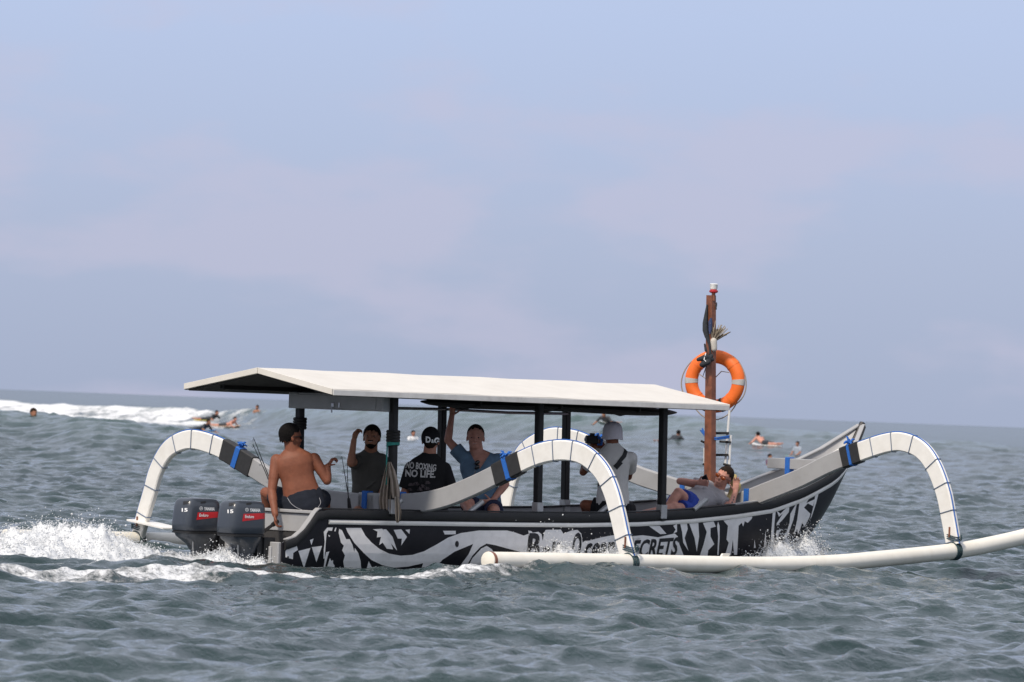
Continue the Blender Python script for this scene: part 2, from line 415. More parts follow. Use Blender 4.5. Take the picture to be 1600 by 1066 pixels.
    m = bpy.data.materials.new('sea_water'); m.use_nodes = True; t = m.node_tree; b = t.nodes['Principled BSDF']
    N = t.nodes.new; Lk = t.links.new
    g = N('ShaderNodeNewGeometry')
    def noise(scale, det, vec=None, rough=0.55):
        n = N('ShaderNodeTexNoise'); n.inputs['Scale'].default_value = scale; n.inputs['Detail'].default_value = det; n.inputs['Roughness'].default_value = rough
        Lk(vec or g.outputs['Position'], n.inputs['Vector']); return n.outputs[0]
    def mr(x, a0, a1, b0, b1, sm=False):
        n = N('ShaderNodeMapRange'); n.inputs[1].default_value = a0; n.inputs[2].default_value = a1; n.inputs[3].default_value = b0; n.inputs[4].default_value = b1
        if sm: n.interpolation_type = 'SMOOTHSTEP'
        Lk(x, n.inputs[0]); return n.outputs[0]
    def math_(op, x, y):
        n = N('ShaderNodeMath'); n.operation = op
        for i, q in enumerate((x, y)):
            if isinstance(q, (int, float)): n.inputs[i].default_value = q
            else: Lk(q, n.inputs[i])
        return n.outputs[0]
    at_ = N('ShaderNodeAttribute'); at_.attribute_name = 'foam'; fa = at_.outputs['Fac']
    dist = N('ShaderNodeCameraData')
    # patchy foam: lace of two noises, scale grows with the size of the breaking wave
    sepn = N('ShaderNodeSeparateXYZ'); Lk(g.outputs['Position'], sepn.inputs[0])
    farf = mr(sepn.outputs['Y'], 90, 110, 0, 1)
    mpn = N('ShaderNodeMapping'); mpn.inputs['Scale'].default_value = (1.0, 0.28, 1.6); Lk(g.outputs['Position'], mpn.inputs[0])
    nn = math_('ADD', math_('MULTIPLY', noise(2.6, 6, None, 0.7), 0.55), math_('MULTIPLY', noise(16, 5, None, 0.75), 0.45))
    nf = math_('ADD', math_('MULTIPLY', noise(0.35, 6, mpn.outputs[0], 0.7), 0.7), math_('MULTIPLY', noise(2.2, 5, mpn.outputs[0], 0.7), 0.3))
    mixn = N('ShaderNodeMix'); Lk(farf, mixn.inputs[0]); Lk(nn, mixn.inputs[2]); Lk(nf, mixn.inputs[3])
    thr = mr(fa, 0, 1, 0.80, 0.34)
    ff_ = mr(math_('SUBTRACT', mixn.outputs[0], thr), 0.0, 0.17, 0, 1, True)
    ff_ = math_('MULTIPLY', ff_, mr(fa, 0.04, 0.2, 0, 1))
    # water body colour: murky blue-green, greener and paler where the wave stands up
    big = noise(0.06, 3)
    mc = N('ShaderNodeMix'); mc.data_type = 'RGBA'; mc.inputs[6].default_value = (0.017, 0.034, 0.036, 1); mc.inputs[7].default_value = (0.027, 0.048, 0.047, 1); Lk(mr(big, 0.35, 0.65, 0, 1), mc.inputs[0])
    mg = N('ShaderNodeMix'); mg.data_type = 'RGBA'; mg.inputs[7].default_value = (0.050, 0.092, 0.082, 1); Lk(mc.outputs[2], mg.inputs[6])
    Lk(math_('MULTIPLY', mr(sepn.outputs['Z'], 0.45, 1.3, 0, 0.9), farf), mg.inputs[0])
    mfo = N('ShaderNodeMix'); mfo.data_type = 'RGBA'; mfo.inputs[7].default_value = (0.70, 0.71, 0.72, 1)
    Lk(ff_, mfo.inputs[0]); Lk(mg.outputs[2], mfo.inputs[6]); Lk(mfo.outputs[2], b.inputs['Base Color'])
    ro = N('ShaderNodeMix'); Lk(ff_, ro.inputs[0]); Lk(mr(sepn.outputs['Y'], 50, 400, 0.06, 0.22), ro.inputs[2]); ro.inputs[3].default_value = 0.9
    Lk(ro.outputs[0], b.inputs['Roughness']); b.inputs['IOR'].default_value = 1.33
    # ripples
    mp2 = N('ShaderNodeMapping'); mp2.inputs['Scale'].default_value = (1.0, 0.75, 1.0); Lk(g.outputs['Position'], mp2.inputs[0])
    hb1 = math_('MULTIPLY', noise(8.0, 5, mp2.outputs[0], 0.6), 1.5); hb2 = math_('MULTIPLY', noise(0.9, 6, mp2.outputs[0], 0.6), 5.5)
    hsel = math_('ADD', math_('MULTIPLY', hb1, mr(sepn.outputs['Y'], 70, 200, 1, 0.3)), math_('MULTIPLY', hb2, mr(sepn.outputs['Y'], 60, 260, 0.0, 1.0)))
    hsel = math_('ADD', hsel, math_('MULTIPLY', ff_, math_('MULTIPLY', mixn.outputs[0], 3.0)))
    bp = N('ShaderNodeBump'); bp.inputs['Strength'].default_value = 0.75; bp.inputs['Distance'].default_value = 0.03
    Lk(hsel, bp.inputs['Height']); Lk(bp.outputs[0], b.inputs['Normal'])
    me.materials.append(m)
    ob = bpy.data.objects.new('sea_water', me); COL.objects.link(ob); tag(ob, kind='structure')
build_sea()

# ------------------------------------------------------------------ paints and stuffs of the boat
M_BLACK = mat('black_hull_paint', (0.014, 0.013, 0.017), 0.4, 0.2, 9, 0.05, 30, spec=0.25, dirt=(0.05, 0.05, 0.05), dirt_amt=0.2, dirt_scale=4)
M_RAIL = mat('black_rail_rubber', (0.010, 0.010, 0.011), 0.6, 0.2, 20, 0.1, 60)
M_WHITE = mat('white_gloss_paint', (0.78, 0.76, 0.72), 0.35, 0.04, 10, 0.03, 25, dirt=(0.52, 0.47, 0.38), dirt_amt=0.35, dirt_scale=3)
M_CREAM = mat('cream_float_plastic', (0.80, 0.76, 0.67), 0.38, 0.03, 6, 0.03, 20, dirt=(0.55, 0.48, 0.36), dirt_amt=0.4, dirt_scale=2.2)
M_GRAPH = mat('white_hull_graphic', (0.82, 0.80, 0.79), 0.4, 0.04, 12, dirt=(0.42, 0.40, 0.38), dirt_amt=0.35, dirt_scale=5)
M_GREY = mat('pale_grey_deck_paint', (0.34, 0.34, 0.345), 0.5, 0.06, 8, 0.06, 30, dirt=(0.16, 0.15, 0.14), dirt_amt=0.4, dirt_scale=4)
M_GREYD = mat('dark_grey_box_paint', (0.36, 0.362, 0.365), 0.5, 0.08, 10, 0.05, 40)
M_POST = mat('black_post_paint', (0.011, 0.011, 0.011), 0.5, 0.25, 14, 0.06, 40, spec=.3)
M_STEEL = mat('brushed_steel', (0.55, 0.55, 0.55), 0.3, 0.08, 30, metal=0.9)
M_SOCK = mat('galvanised_socket', (0.40, 0.40, 0.40), 0.45, 0.1, 30, metal=0.4)
M_ROOF = mat('cream_roof_panel', (0.66, 0.625, 0.565), 0.5, 0.03, 5, 0.03, 20, dirt=(0.50, 0.46, 0.40), dirt_amt=0.35, dirt_scale=2)
M_ROOFE = mat('roof_edge_trim', (0.66, 0.64, 0.61), 0.5, 0.05, 9, dirt=(0.36, 0.33, 0.3), dirt_amt=0.5, dirt_scale=5)
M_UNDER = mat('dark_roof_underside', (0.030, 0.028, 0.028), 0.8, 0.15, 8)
M_SLEEVE = mat('black_rubber_sleeve', (0.020, 0.020, 0.021), 0.65, 0.2, 25, 0.2, 70)
M_BLUE = mat('blue_webbing', (0.012, 0.11, 0.42), 0.75, 0.15, 60, 0.3, 200)
M_ROPE = mat('blue_cord', (0.10, 0.14, 0.22), 0.8, 0.2, 90)
M_TEAL = mat('teal_cord', (0.03, 0.22, 0.19), 0.8, 0.2, 90)
M_WOOD = mat('varnished_red_wood', (0.21, 0.072, 0.034), 0.42, 0.3, 12, 0.15, 40, coat=0.2, dirt=(0.05, 0.02, 0.012), dirt_amt=0.6, dirt_scale=7)
M_ORANGE = mat('orange_foam_plastic', (0.82, 0.155, 0.018), 0.5, 0.06, 9, 0.06, 50, dirt=(0.5, 0.12, 0.03), dirt_amt=0.35, dirt_scale=6)
M_TAPE = mat('grey_reflective_tape', (0.45, 0.44, 0.42), 0.45, 0.06, 30)
M_MOTOR = mat('blue_grey_cowl_paint', (0.040, 0.048, 0.062), 0.32, 0.06, 10, coat=0.25)
M_MOTORB = mat('black_motor_rubber', (0.012, 0.012, 0.013), 0.5, 0.1, 20)
M_RED = mat('red_decal', (0.55, 0.012, 0.018), 0.4, 0.04, 10)
M_DECAL = mat('white_decal', (0.80, 0.80, 0.80), 0.45, 0.03, 10)

# ------------------------------------------------------------------ the outrigger boat
boat = thing('outrigger_boat', B(0, 0, 0), 'long black outrigger boat with white painted patterns, cream roof and arched white arms', 'boat', rz=HEAD)
def hb(u): return float(np.interp(u, HB_X, HB_Y))
def sheer(u): return float(np.interp(u, [-1.36, -1.2, -1.1, -1.02, -.95, -.9, 0, 1.7, 2.7, 3.7, 4.55, 5.3, 6, 6.55, 7.17, 7.67, 8.02, 8.1],
                                     [.215, .26, .33, .42, .51, .55, .55, .555, .56, .58, .62, .675, .745, .87, 1.07, 1.32, 1.57, 1.63]))
def keel(u): return float(np.interp(u, [-1.4, 5, 5.8, 6.3, 6.7, 7.02, 7.26, 7.48, 7.7, 7.89, 8.06, 8.1], [-.34, -.36, -.34, -.26, -.06, .2, .46, .755, 1.05, 1.34, 1.58, 1.62]))
def section(u, inset=0.0, n=11):
    h = max(hb(u) - inset, 0.012); ws = sheer(u); wk = min(keel(u) + inset, ws - 0.01); e = float(np.interp(u, [-1.4, 4, 6, 7.5, 8], [4.0, 3.4, 2.2, 1.7, 1.5])); P = []
    for i in range(n):
        s = i / (n - 1); s = s ** 0.8
        P.append((h * max(1 - s ** e, 0) ** (1 / 1.6), ws + (wk - ws) * s))
    return P
HU = list(np.linspace(-1.36, -.8, 12)) + list(np.linspace(-.7, 5.4, 36)) + list(np.linspace(5.5, 8.08, 40))
rings = []
for u in HU:
    P = section(u); rings.append([B(u, v, w) for v, w in P] + [B(u, -v, w) for v, w in P[-2::-1]])
vs, fs = loft(rings, closed=False, cap0=False, cap1=False)
n_ = len(rings[0]); fs.append(tuple(range(n_)))
hull = mk('hull', vs, fs, M_BLACK, boat)
# inner skin
rings = []
for u in HU:
    P = [(v, w) for v, w in section(u, 0.035)]; P[0] = (P[0][0], sheer(u) - 0.002); rings.append([B(u + .01, v, w) for v, w in P] + [B(u + .01, -v, w) for v, w in P[-2::-1]])
vs, fs = loft(rings, closed=False, cap0=False, cap1=False); mk('inner_skin', vs, fs, M_GREY, boat)
# gunwale caps and white stripes, one each side
def side_strip(name, m, u0, u1, dv0, dv1, dw0, dw1, s, n=70, parent=None, taper=True):
    rings = []
    for k in range(n):
        u = u0 + (u1 - u0) * k / (n - 1); h = hb(u); ws = sheer(u)
        uu = max(min(u, 8.08), -1.36)
        def hull_v(w):
            P = section(uu); wz = [p[1] for p in P][::-1]; vz = [p[0] for p in P][::-1]; return float(np.interp(w, wz, vz))
        a, b_ = ws + dw0, ws + dw1
        ha, hb__ = (hull_v(a) if a < ws else h), (hull_v(b_) if b_ < ws else h)
        q = [(ha + dv0, a), (ha + dv1 - .006, a), (ha + dv1, a + .012), (hb__ + dv1, b_ - .012), (hb__ + dv1 - .006, b_), (hb__ + dv0, b_)]
        rings.append([B(u, s * max(v, 0.004), w) for v, w in q])
    vs, fs = loft(rings); return mk(name, vs, fs, m, parent or boat)
for s in (1, -1):
    side_strip('gunwale_rail', M_RAIL, -1.34, 8.05, -0.006, 0.028, -0.082, 0.004, s)
    side_strip('rub_stripe', M_WHITE, -.78, 8.0, -0.03, 0.018, -0.143, -0.099, s, parent=hull)
    side_strip('gunwale_cap', M_RAIL, -.88, 5.3, -0.075, 0.02, 0.006, 0.02, s)
    side_strip('bow_cap', M_GREY, 5.3, 8.06, -0.06, 0.006, 0.006, 0.02, s)
    side_strip('stern_cap', M_GREY, -1.30, -.88, -0.062, 0.004, 0.006, 0.02, s)
# stem post and bow plate
stem = [(7.0, .20), (7.28, .47), (7.5, .77), (7.72, 1.06), (7.91, 1.35), (8.09, 1.63)]
g = Geo(); pts = smooth_path([B(u, 0, w) for u, w in stem]); g.add(*tube(pts, [0.035] * len(pts), 8)); g.build('stem_post', M_BLACK, boat)
g = Geo(); g.add(*box(B(8.055, 0, 1.57), U * .02, V * .05, Vector((0, 0, .05)) + U * .03, .012)); g.build('bow_plate', M_GREY, boat)
# floor, benches, bulkheads
def deck(u0, u1, w, m, name, inset=0.05):
    r = []
    n = max(4, int((u1 - u0) / .3))
    for k in range(n + 1):
        u = u0 + (u1 - u0) * k / n; P = section(u, inset); h = float(np.interp(w, [p[1] for p in P][::-1], [p[0] for p in P][::-1]))
        r.append([B(u, -h, w), B(u, h, w), B(u, h, w - .03), B(u, -h, w - .03)])
    return mk(name, *loft(r), m, boat)
deck(-1.3, 6.6, 0.17, M_GREY, 'floor')
deck(-.86, -.30, 0.525, M_GREY, 'aft_deck')
deck(6.45, 7.5, .72, M_GREY, 'bow_deck')
for s in (1, -1):
    r = []
    for k in range(16):
        u = -.25 + 4.4 * k / 15; h = hb(u) - .06; r.append([B(u, s * h, .40), B(u, s * (h - .33), .40), B(u, s * (h - .33), .365), B(u, s * h, .365)])
    mk('side_bench', *loft(r), M_GREY, boat)
g = Geo(); g.add(*bbox(-.905, -.865, -.6, .6, .315, .50, .01)); g.build('aft_bulkhead', M_WHITE if False else M_GREY, boat)
g = Geo(); g.add(*bbox(-.93, -.85, -.615, .615, .505, .538, .01)); g.build('aft_deck_lip', M_GREY, boat)
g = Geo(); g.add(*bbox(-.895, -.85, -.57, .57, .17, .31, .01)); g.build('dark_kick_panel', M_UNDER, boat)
g = Geo(); g.add(*bbox(-1.40, -1.345, -.575, .575, -.20, .215, .012)); tr = g.build('transom', M_GREY, boat)
g = Geo(); g.add(*bbox(-1.425, -1.401, -.58, .58, -.25, -.045, .01)); g.build('transom_skirt', M_CREAM, tr)
for v0 in (-.5, .36):
    g = Geo(); g.add(*bbox(-1.418, -1.402, v0, v0 + .13, -.02, .17, .006)); g.build('transom_pad', mat('light_grey_pad', (.42, .42, .43), .5), tr)
# posts with sockets, wraps
POSTS = [(0.03, 1), (2.15, 1), (4.05, 1), (0.05, -1), (2.12, -1), (4.02, -1)]
for u, s in POSTS:
    du = -0.028 * 1.2
    p0 = B(u, s * .715, .50); p1 = B(u + du, s * .715, 1.80)
    g = Geo(); ax = (p1 - p0) / 2; g.add(*box((p0 + p1) / 2, U * .038, V * .038, ax, .008)); po = g.build('roof_post', M_POST, boat)
    g = Geo(); q = p0 + (p1 - p0) * .075; g.add(*box(q, U * .045, V * .045, Vector((0, 0, .075)), .006)); g.build('post_socket', M_SOCK, po)
    if u < 1:
        q = p0 + (p1 - p0) * (.70 if s < 0 else .63); g = Geo()
        for k in range(4): g.add(*tube([q + U * (.058 * math.cos(t)) + V * (.058 * math.sin(t)) + Vector((0, 0, (k - 1.5) * .03)) for t in np.linspace(0, 6.28, 13)], .02, 6))
        g.build('rubber_wrap', M_MOTORB, po)
        if s > 0:
            q2 = p0 + (p1 - p0) * .57; g = Geo()
            for k in range(3): g.add(*tube([q2 + U * (.062 * math.cos(t)) + V * (.062 * math.sin(t)) + Vector((0, 0, (k - 1) * .014 + .012 * math.sin(t))) for t in np.linspace(0, 6.28, 17)], .009, 6))
            g.add(*tube([q2 - U * .05 + V * -.03, q2 - U * .053 + V * -.03 + Vector((0, 0, -.12)), q2 - U * .05 - V * .025 + Vector((0, 0, -.42))], .008, 6))
            g.build('cord_wrap', M_TEAL, po)
# roof
RU0, RU1 = -1.235, 4.62
def roof_ring(u, dz=0.0, hw=1.11, th=.055):
    return [B(u, -hw, 1.775 + dz), B(u, 0, 1.965 + dz), B(u, hw, 1.775 + dz), B(u, hw, 1.775 + dz - th), B(u, 0, 1.965 + dz - th), B(u, -hw, 1.775 + dz - th)]
r = [roof_ring(u, 0.004 * math.sin(i * 2.1)) for i, u in enumerate(np.linspace(RU0, RU1, 14))]
roof = mk('roof', *loft(r), M_ROOF, boat, auto=15)
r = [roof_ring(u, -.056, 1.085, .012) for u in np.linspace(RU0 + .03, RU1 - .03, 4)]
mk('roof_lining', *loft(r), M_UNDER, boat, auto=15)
for s in (1, -1):
    g = Geo(); g.add(*bbox(RU0 + .002, RU1 - .002, s * 1.112, s * 1.124, 1.712, 1.768, .004)); g.build('eave_trim', M_ROOFE, roof)
    for uu in (RU0 - .007, RU1 + .007):
        a = B(uu, s * .004, 1.937); b_ = B(uu, s * 1.118, 1.748); g = Geo(); d = (b_ - a) / 2
        g.add(*box((a + b_) / 2, d, U * .007, Vector((0, 0, .030)), .003)); gt = g.build('gable_trim', M_ROOF, roof)
    g = Geo(); g.add(*bbox(RU0 + .15, RU1 - .15, s * .715 - .03, s * .715 + .03, 1.735, 1.795, .006)); g.build('roof_beam', M_POST, boat)
for uu in (.02, 1.62, 2.12, 3.2, 4.02):
    g = Geo(); g.add(*bbox(uu - .025, uu + .025, -.68, .68, 1.745, 1.79, .006)); g.build('roof_cross_beam', M_POST, boat)
# hand rails on the far side
for u0, u1 in ((2.17, 4.0),):
    pass
for s, u0, u1, w in ((-1, 2.14, 3.98, 1.612),(-1, .10, 2.10, 1.612), (1, 2.19, 4.0, 1.645)):
    if s > 0: continue
    g = Geo(); g.add(*tube([B(u0, s * .69, w), B((u0 + u1) / 2, s * .69, w - .012), B(u1, s * .69, w)], .016, 8)); g.build('hand_rail', M_STEEL, boat)
# storage box between the stern posts
g = Geo(); g.add(*bbox(-.14, .02, -.73, .70, 1.565, 1.735, .012)); sb = g.build('storage_box', M_GREYD, boat)
g = Geo(); g.add(*bbox(-.150, -.1405, -.69, .60, 1.58, 1.712, .004)); g.build('box_lid', M_GREYD, sb)
for vv in (-.6, -.02, .5):
    g = Geo(); g.add(*bbox(-.158, -.1505, vv - .03, vv + .03, 1.70, 1.722, .003)); g.build('hinge', M_SOCK, sb)
g = Geo(); g.add(*bbox(-.166, -.1505, -.05, -.01, 1.59, 1.635, .006)); g.add(*tube([B(-.165, -.03, 1.60), B(-.172, -.03, 1.56), B(-.17, -.025, 1.535)], .008, 6)); g.build('latch', M_STEEL, sb)
g = Geo(); g.add(*bbox(-.16, -.1505, .055, .075, 1.59, 1.64, .003)); g.build('latch_plate', M_STEEL, sb)
# rod holders along the near gunwale
for px, py in ((620, 795), (742, 797), (944, 790), (1098, 792)):
    uu = (px - 540) / 104.0 - .74; p = B(uu, .70, sheer(uu) + .03); d = (V * .55 * 0 + U * .72 + Vector((0, 0, .42))).normalized()
    g = Geo(); g.add(*tube([p - d * .06, p + d * .05, p + d * .15, p + d * .16], [.024, .026, .026, .030], 12)); rh = g.build('rod_holder', M_SOCK, boat)
    g = Geo(); g.add(*tube([p + d * .158, p + d * .164], [.024, .024], 12)); g.build('holder_cap', M_STEEL, rh)
    if px < 700:
        g = Geo(); g.add(*tube([p - d * .04, p + d * .035], [.031, .031], 12)); g.build('blue_tape', M_BLUE, rh)

# arms: traced across the boat (v, w), the centre line of each
def arm(u, pts, i0, i1, s, th0=.205, th1=.175, tu=.036, flare=0):
    """pts run from inboard to the float; [0:i0] grey beam, [i0:i1] sleeve, rest white"""
    n = 8; path = smooth_path([B(u, v, w) for v, w in pts], n); N = len(path)
    def ring(k, th, tt):
        d = (path[min(k + 1, N - 1)] - path[max(k - 1, 0)]).normalized(); nrm = d.cross(U).normalized() * s; b = .012; a = th / 2
        return [path[k] + nrm * x + U * y for x, y in ((a, -tt + b), (a - b, -tt), (-a + b, -tt), (-a, -tt + b), (-a, tt - b), (-a + b, tt), (a - b, tt), (a, tt - b))]
    def span(k0, k1, m, name, extra=0, parent=None):
        r = [ring(k, np.interp(k, [0, N * .5, N - 1], [th0, th0 * 1.02, th1]) + extra, tu + extra / 2) for k in range(k0, k1 + 1)]
        return mk(name, *loft(r), m, parent or boat)
    a0, a1 = i0 * n, i1 * n
    beam = span(0, a0 + 3, M_GREY, 'arm_beam')
    sleeve = span(a0, a1, M_SLEEVE, 'arm_sleeve', .022)
    white = span(a1 - 3, N - 1, M_WHITE, 'arm_arch')
    # cord loops and the cord along the outer edge
    pass
    seglen = [0.0]
    for k in range(a1, N - 1): seglen.append(seglen[-1] + (path[k + 1] - path[k]).length)
    edge = []; nextl = .17
    for k in range(a1, N):
        th = np.interp(k, [0, N * .5, N - 1], [th0, th0 * 1.02, th1]); q = ring(k, th + .012, tu + .005)
        edge.append(q[0] * .5 + q[7] * .5 + (q[0] - q[7]) * .28)
        if seglen[k - a1] > nextl:
            nextl += .30 + random.uniform(-.04, .05); g = Geo(); g.add(*tube(q + [q[0]], .0048, 6, False)); g.build('cord_loop', M_ROPE, white)
    g = Geo(); g.add(*tube(edge, .006, 6)); g.build('edge_cord', M_BLUE, white)
    # blue strap round the sleeve with a knot
    km = (a0 + a1) // 2; pass
    r = []
    for kk in (km - 1, km, km + 1):
        c = path[km] + (path[kk] - path[km]) * .55; q = ring(km, th0 + .036, tu + .018); r.append([p - path[km] + c for p in q])
    g = Geo(); g.add(*loft(r)); st = g.build('sleeve_strap', M_BLUE, sleeve)
    top = ring(km, th0 + .05, .02)[0]; g = Geo()
    for j in range(9):
        d = Vector((random.uniform(-1, 1), random.uniform(-1, 1), random.uniform(-.1, .7))).normalized() * random.uniform(.05, .10)
        g.add(*tube([top, top + d * .6 + Vector((0, 0, .02)), top + d], [.012, .012, .007], 5))
    g.build('strap_knot', M_BLUE, sleeve)
    return beam, white, path
ARM_NA = [(-.2, .615), (.299, .619), (.726, .649), (1.098, .722), (1.465, .841), (1.783, .963), (2.141, 1.111), (2.454, 1.212), (2.767, 1.248), (3.038, 1.206), (3.267, 1.067), (3.409, .881), (3.508, .663), (3.60, .412), (3.69, .205)]
ARM_FA = [(.2, .60), (-.3, .605), (-.75, .625), (-1.15, .685), (-1.523, .785), (-1.884, .921), (-2.352, 1.097), (-2.769, 1.18), (-3.027, 1.158), (-3.261, 1.047), (-3.427, .833), (-3.518, .587), (-3.60, .377), (-3.69, .12)]
ARM_NF = [(-.1, .69), (.25, .70), (.705, .841), (1.169, .999), (1.535, 1.151), (1.79, 1.244), (2.036, 1.321), (2.396, 1.422), (2.64, 1.444), (2.897, 1.369), (3.085, 1.191), (3.231, .923), (3.315, .653), (3.395, .37)]
ARM_FF = [(.15, .70), (-.2, .74), (-.45, .79), (-.944, .88), (-1.395, .985), (-1.807, 1.182), (-2.05, 1.265), (-2.30, 1.325), (-2.681, 1.337), (-3.085, 1.163), (-3.248, .899), (-3.32, .676), (-3.385, .32)]
arms = {}
arms['na'] = arm(.45, ARM_NA, 5, 6, 1)
arms['fa'] = arm(.45, ARM_FA, 5, 6, -1)
arms['nf'] = arm(5.75, ARM_NF, 5, 6, 1)
arms['ff'] = arm(5.75, ARM_FF, 5, 6, -1)
# straps holding the beams down to the gunwales
def strap(u, v, w0, w1, name='beam_strap', wd=.035):
    g = Geo(); g.add(*bbox(u - .052, u + .052, v - wd, v + wd, w0, w1, .006)); g.build(name, M_BLUE, boat)
strap(.45, .40, .50, .745); strap(.45, -.10, .50, .735); strap(5.75, .42, .60, .86); strap(5.75, -.55, .65, .93)
# thwart across the bow
g = Geo(); g.add(*bbox(7.02, 7.09, -.48, .44, 1.08, 1.20, .01)); bt = g.build('bow_thwart', M_GREY, boat)
g = Geo(); g.add(*bbox(7.008, 7.102, -.20, -.13, 1.02, 1.214, .008)); g.build('thwart_strap', M_BLUE, bt)
# floats
def fl_v(u): return 3.7 - (u - .45) * .058
def float_(s, pts, name='outrigger_float'):
    path = smooth_path([B(u, s * fl_v(u), w) for u, w in pts], 8); n = len(path)
    rs = [.086] * n
    for k in range(7): rs[n - 1 - k] = .086 * math.sqrt(max(1 - ((7 - k) / 7.05) ** 2, .01))
    g = Geo(); g.add(*tube(path, rs, 20)); f = g.build(name, M_CREAM, boat)
    d = (path[1] - path[0]).normalized(); g = Geo(); g.add(*tube([path[0] + d * .012, path[0] + d * .05], [.0895, .0895], 20)); g.build('float_end_band', M_WOOD, f)
    g = Geo(); g.add(*tube([path[0] - d * .006, path[0] - d * .002, path[0] + d * .011], [.078, .085, .088], 20)); g.build('float_end_cap', M_CREAM, f)
    return f, path
NF_P = [(-1.65, .182), (-.6, .176), (.411, .168), (1.6, .155), (2.62, .151), (3.67, .174), (4.4, .215), (5.1, .26), (5.864, .317), (6.5, .395), (7.0, .468), (7.6, .57), (8.1, .68)]
FF_P = [(-1.325, .075), (-.5, .07), (.45, .068), (1.6, .06), (2.6, .06), (3.67, .09), (4.4, .13), (5.1, .18), (5.864, .24), (6.5, .31), (7.0, .39), (7.5, .48)]
fn, pn = float_(1, NF_P); ffl, pf = float_(-1, FF_P)
# lashings of arm foot to float
for key, fobj, s in (('na', fn, 1), ('nf', fn, 1), ('fa', ffl, -1), ('ff', ffl, -1)):
    foot = arms[key][2][-1]; u0 = .45 if key[1] == 'a' else 5.75
    pts = NF_P if s > 0 else FF_P; w0 = float(np.interp(u0, [p[0] for p in pts], [p[1] for p in pts]))
    g = Geo()
    for k, du in enumerate((-.035, -.012, .012, .035)):
        c = B(u0 + du, s * fl_v(u0), w0); g.add(*tube([c + V * (.094 * math.cos(t)) + Vector((0, 0, .094 * math.sin(t))) for t in np.linspace(0, 2 * math.pi, 21)], .007, 6, False))
    c = B(u0, s * fl_v(u0), w0 + .12)
    for k in range(3):
        g.add(*tube([c + U * (.046 * math.cos(t)) + V * (.10 * math.sin(t)) + Vector((0, 0, .02 * k + .012 * math.sin(2 * t))) for t in np.linspace(0, 2 * math.pi, 17)], .006, 6, False))
    g.build('lashing', mat('dark_teal_lashing', (.02, .05, .06), .8), fobj)
    g = Geo(); c = B(u0 - .045, s * (fl_v(u0) - .03), w0 + .20); g.add(*box(c, U * .008, V * .008, Vector((0, 0, .055)), .003)); g.build('lashing_peg', M_WOOD, fobj)
# spray fin on the far aft arm and small fin on the near float
g = Geo(); g.add([B(.30, -3.72, .29), B(.62, -3.78, .29), B(.52, -3.05, .225), B(.30, -3.12, .222), B(.30, -3.72, .272), B(.62, -3.78, .272), B(.52, -3.05, .21), B(.30, -3.12, .207)],
                [(0, 1, 2, 3), (7, 6, 5, 4), (0, 4, 5, 1), (1, 5, 6, 2), (2, 6, 7, 3), (3, 7, 4, 0)]); g.build('spray_fin', M_WHITE, boat, smooth=False)
g = Geo(); c = B(1.92, fl_v(1.92), .235); g.add(*box(c, U * .06, V * .012, Vector((0, 0, .03)) + U * .02, .006)); g.build('float_lug', M_CREAM, fn)

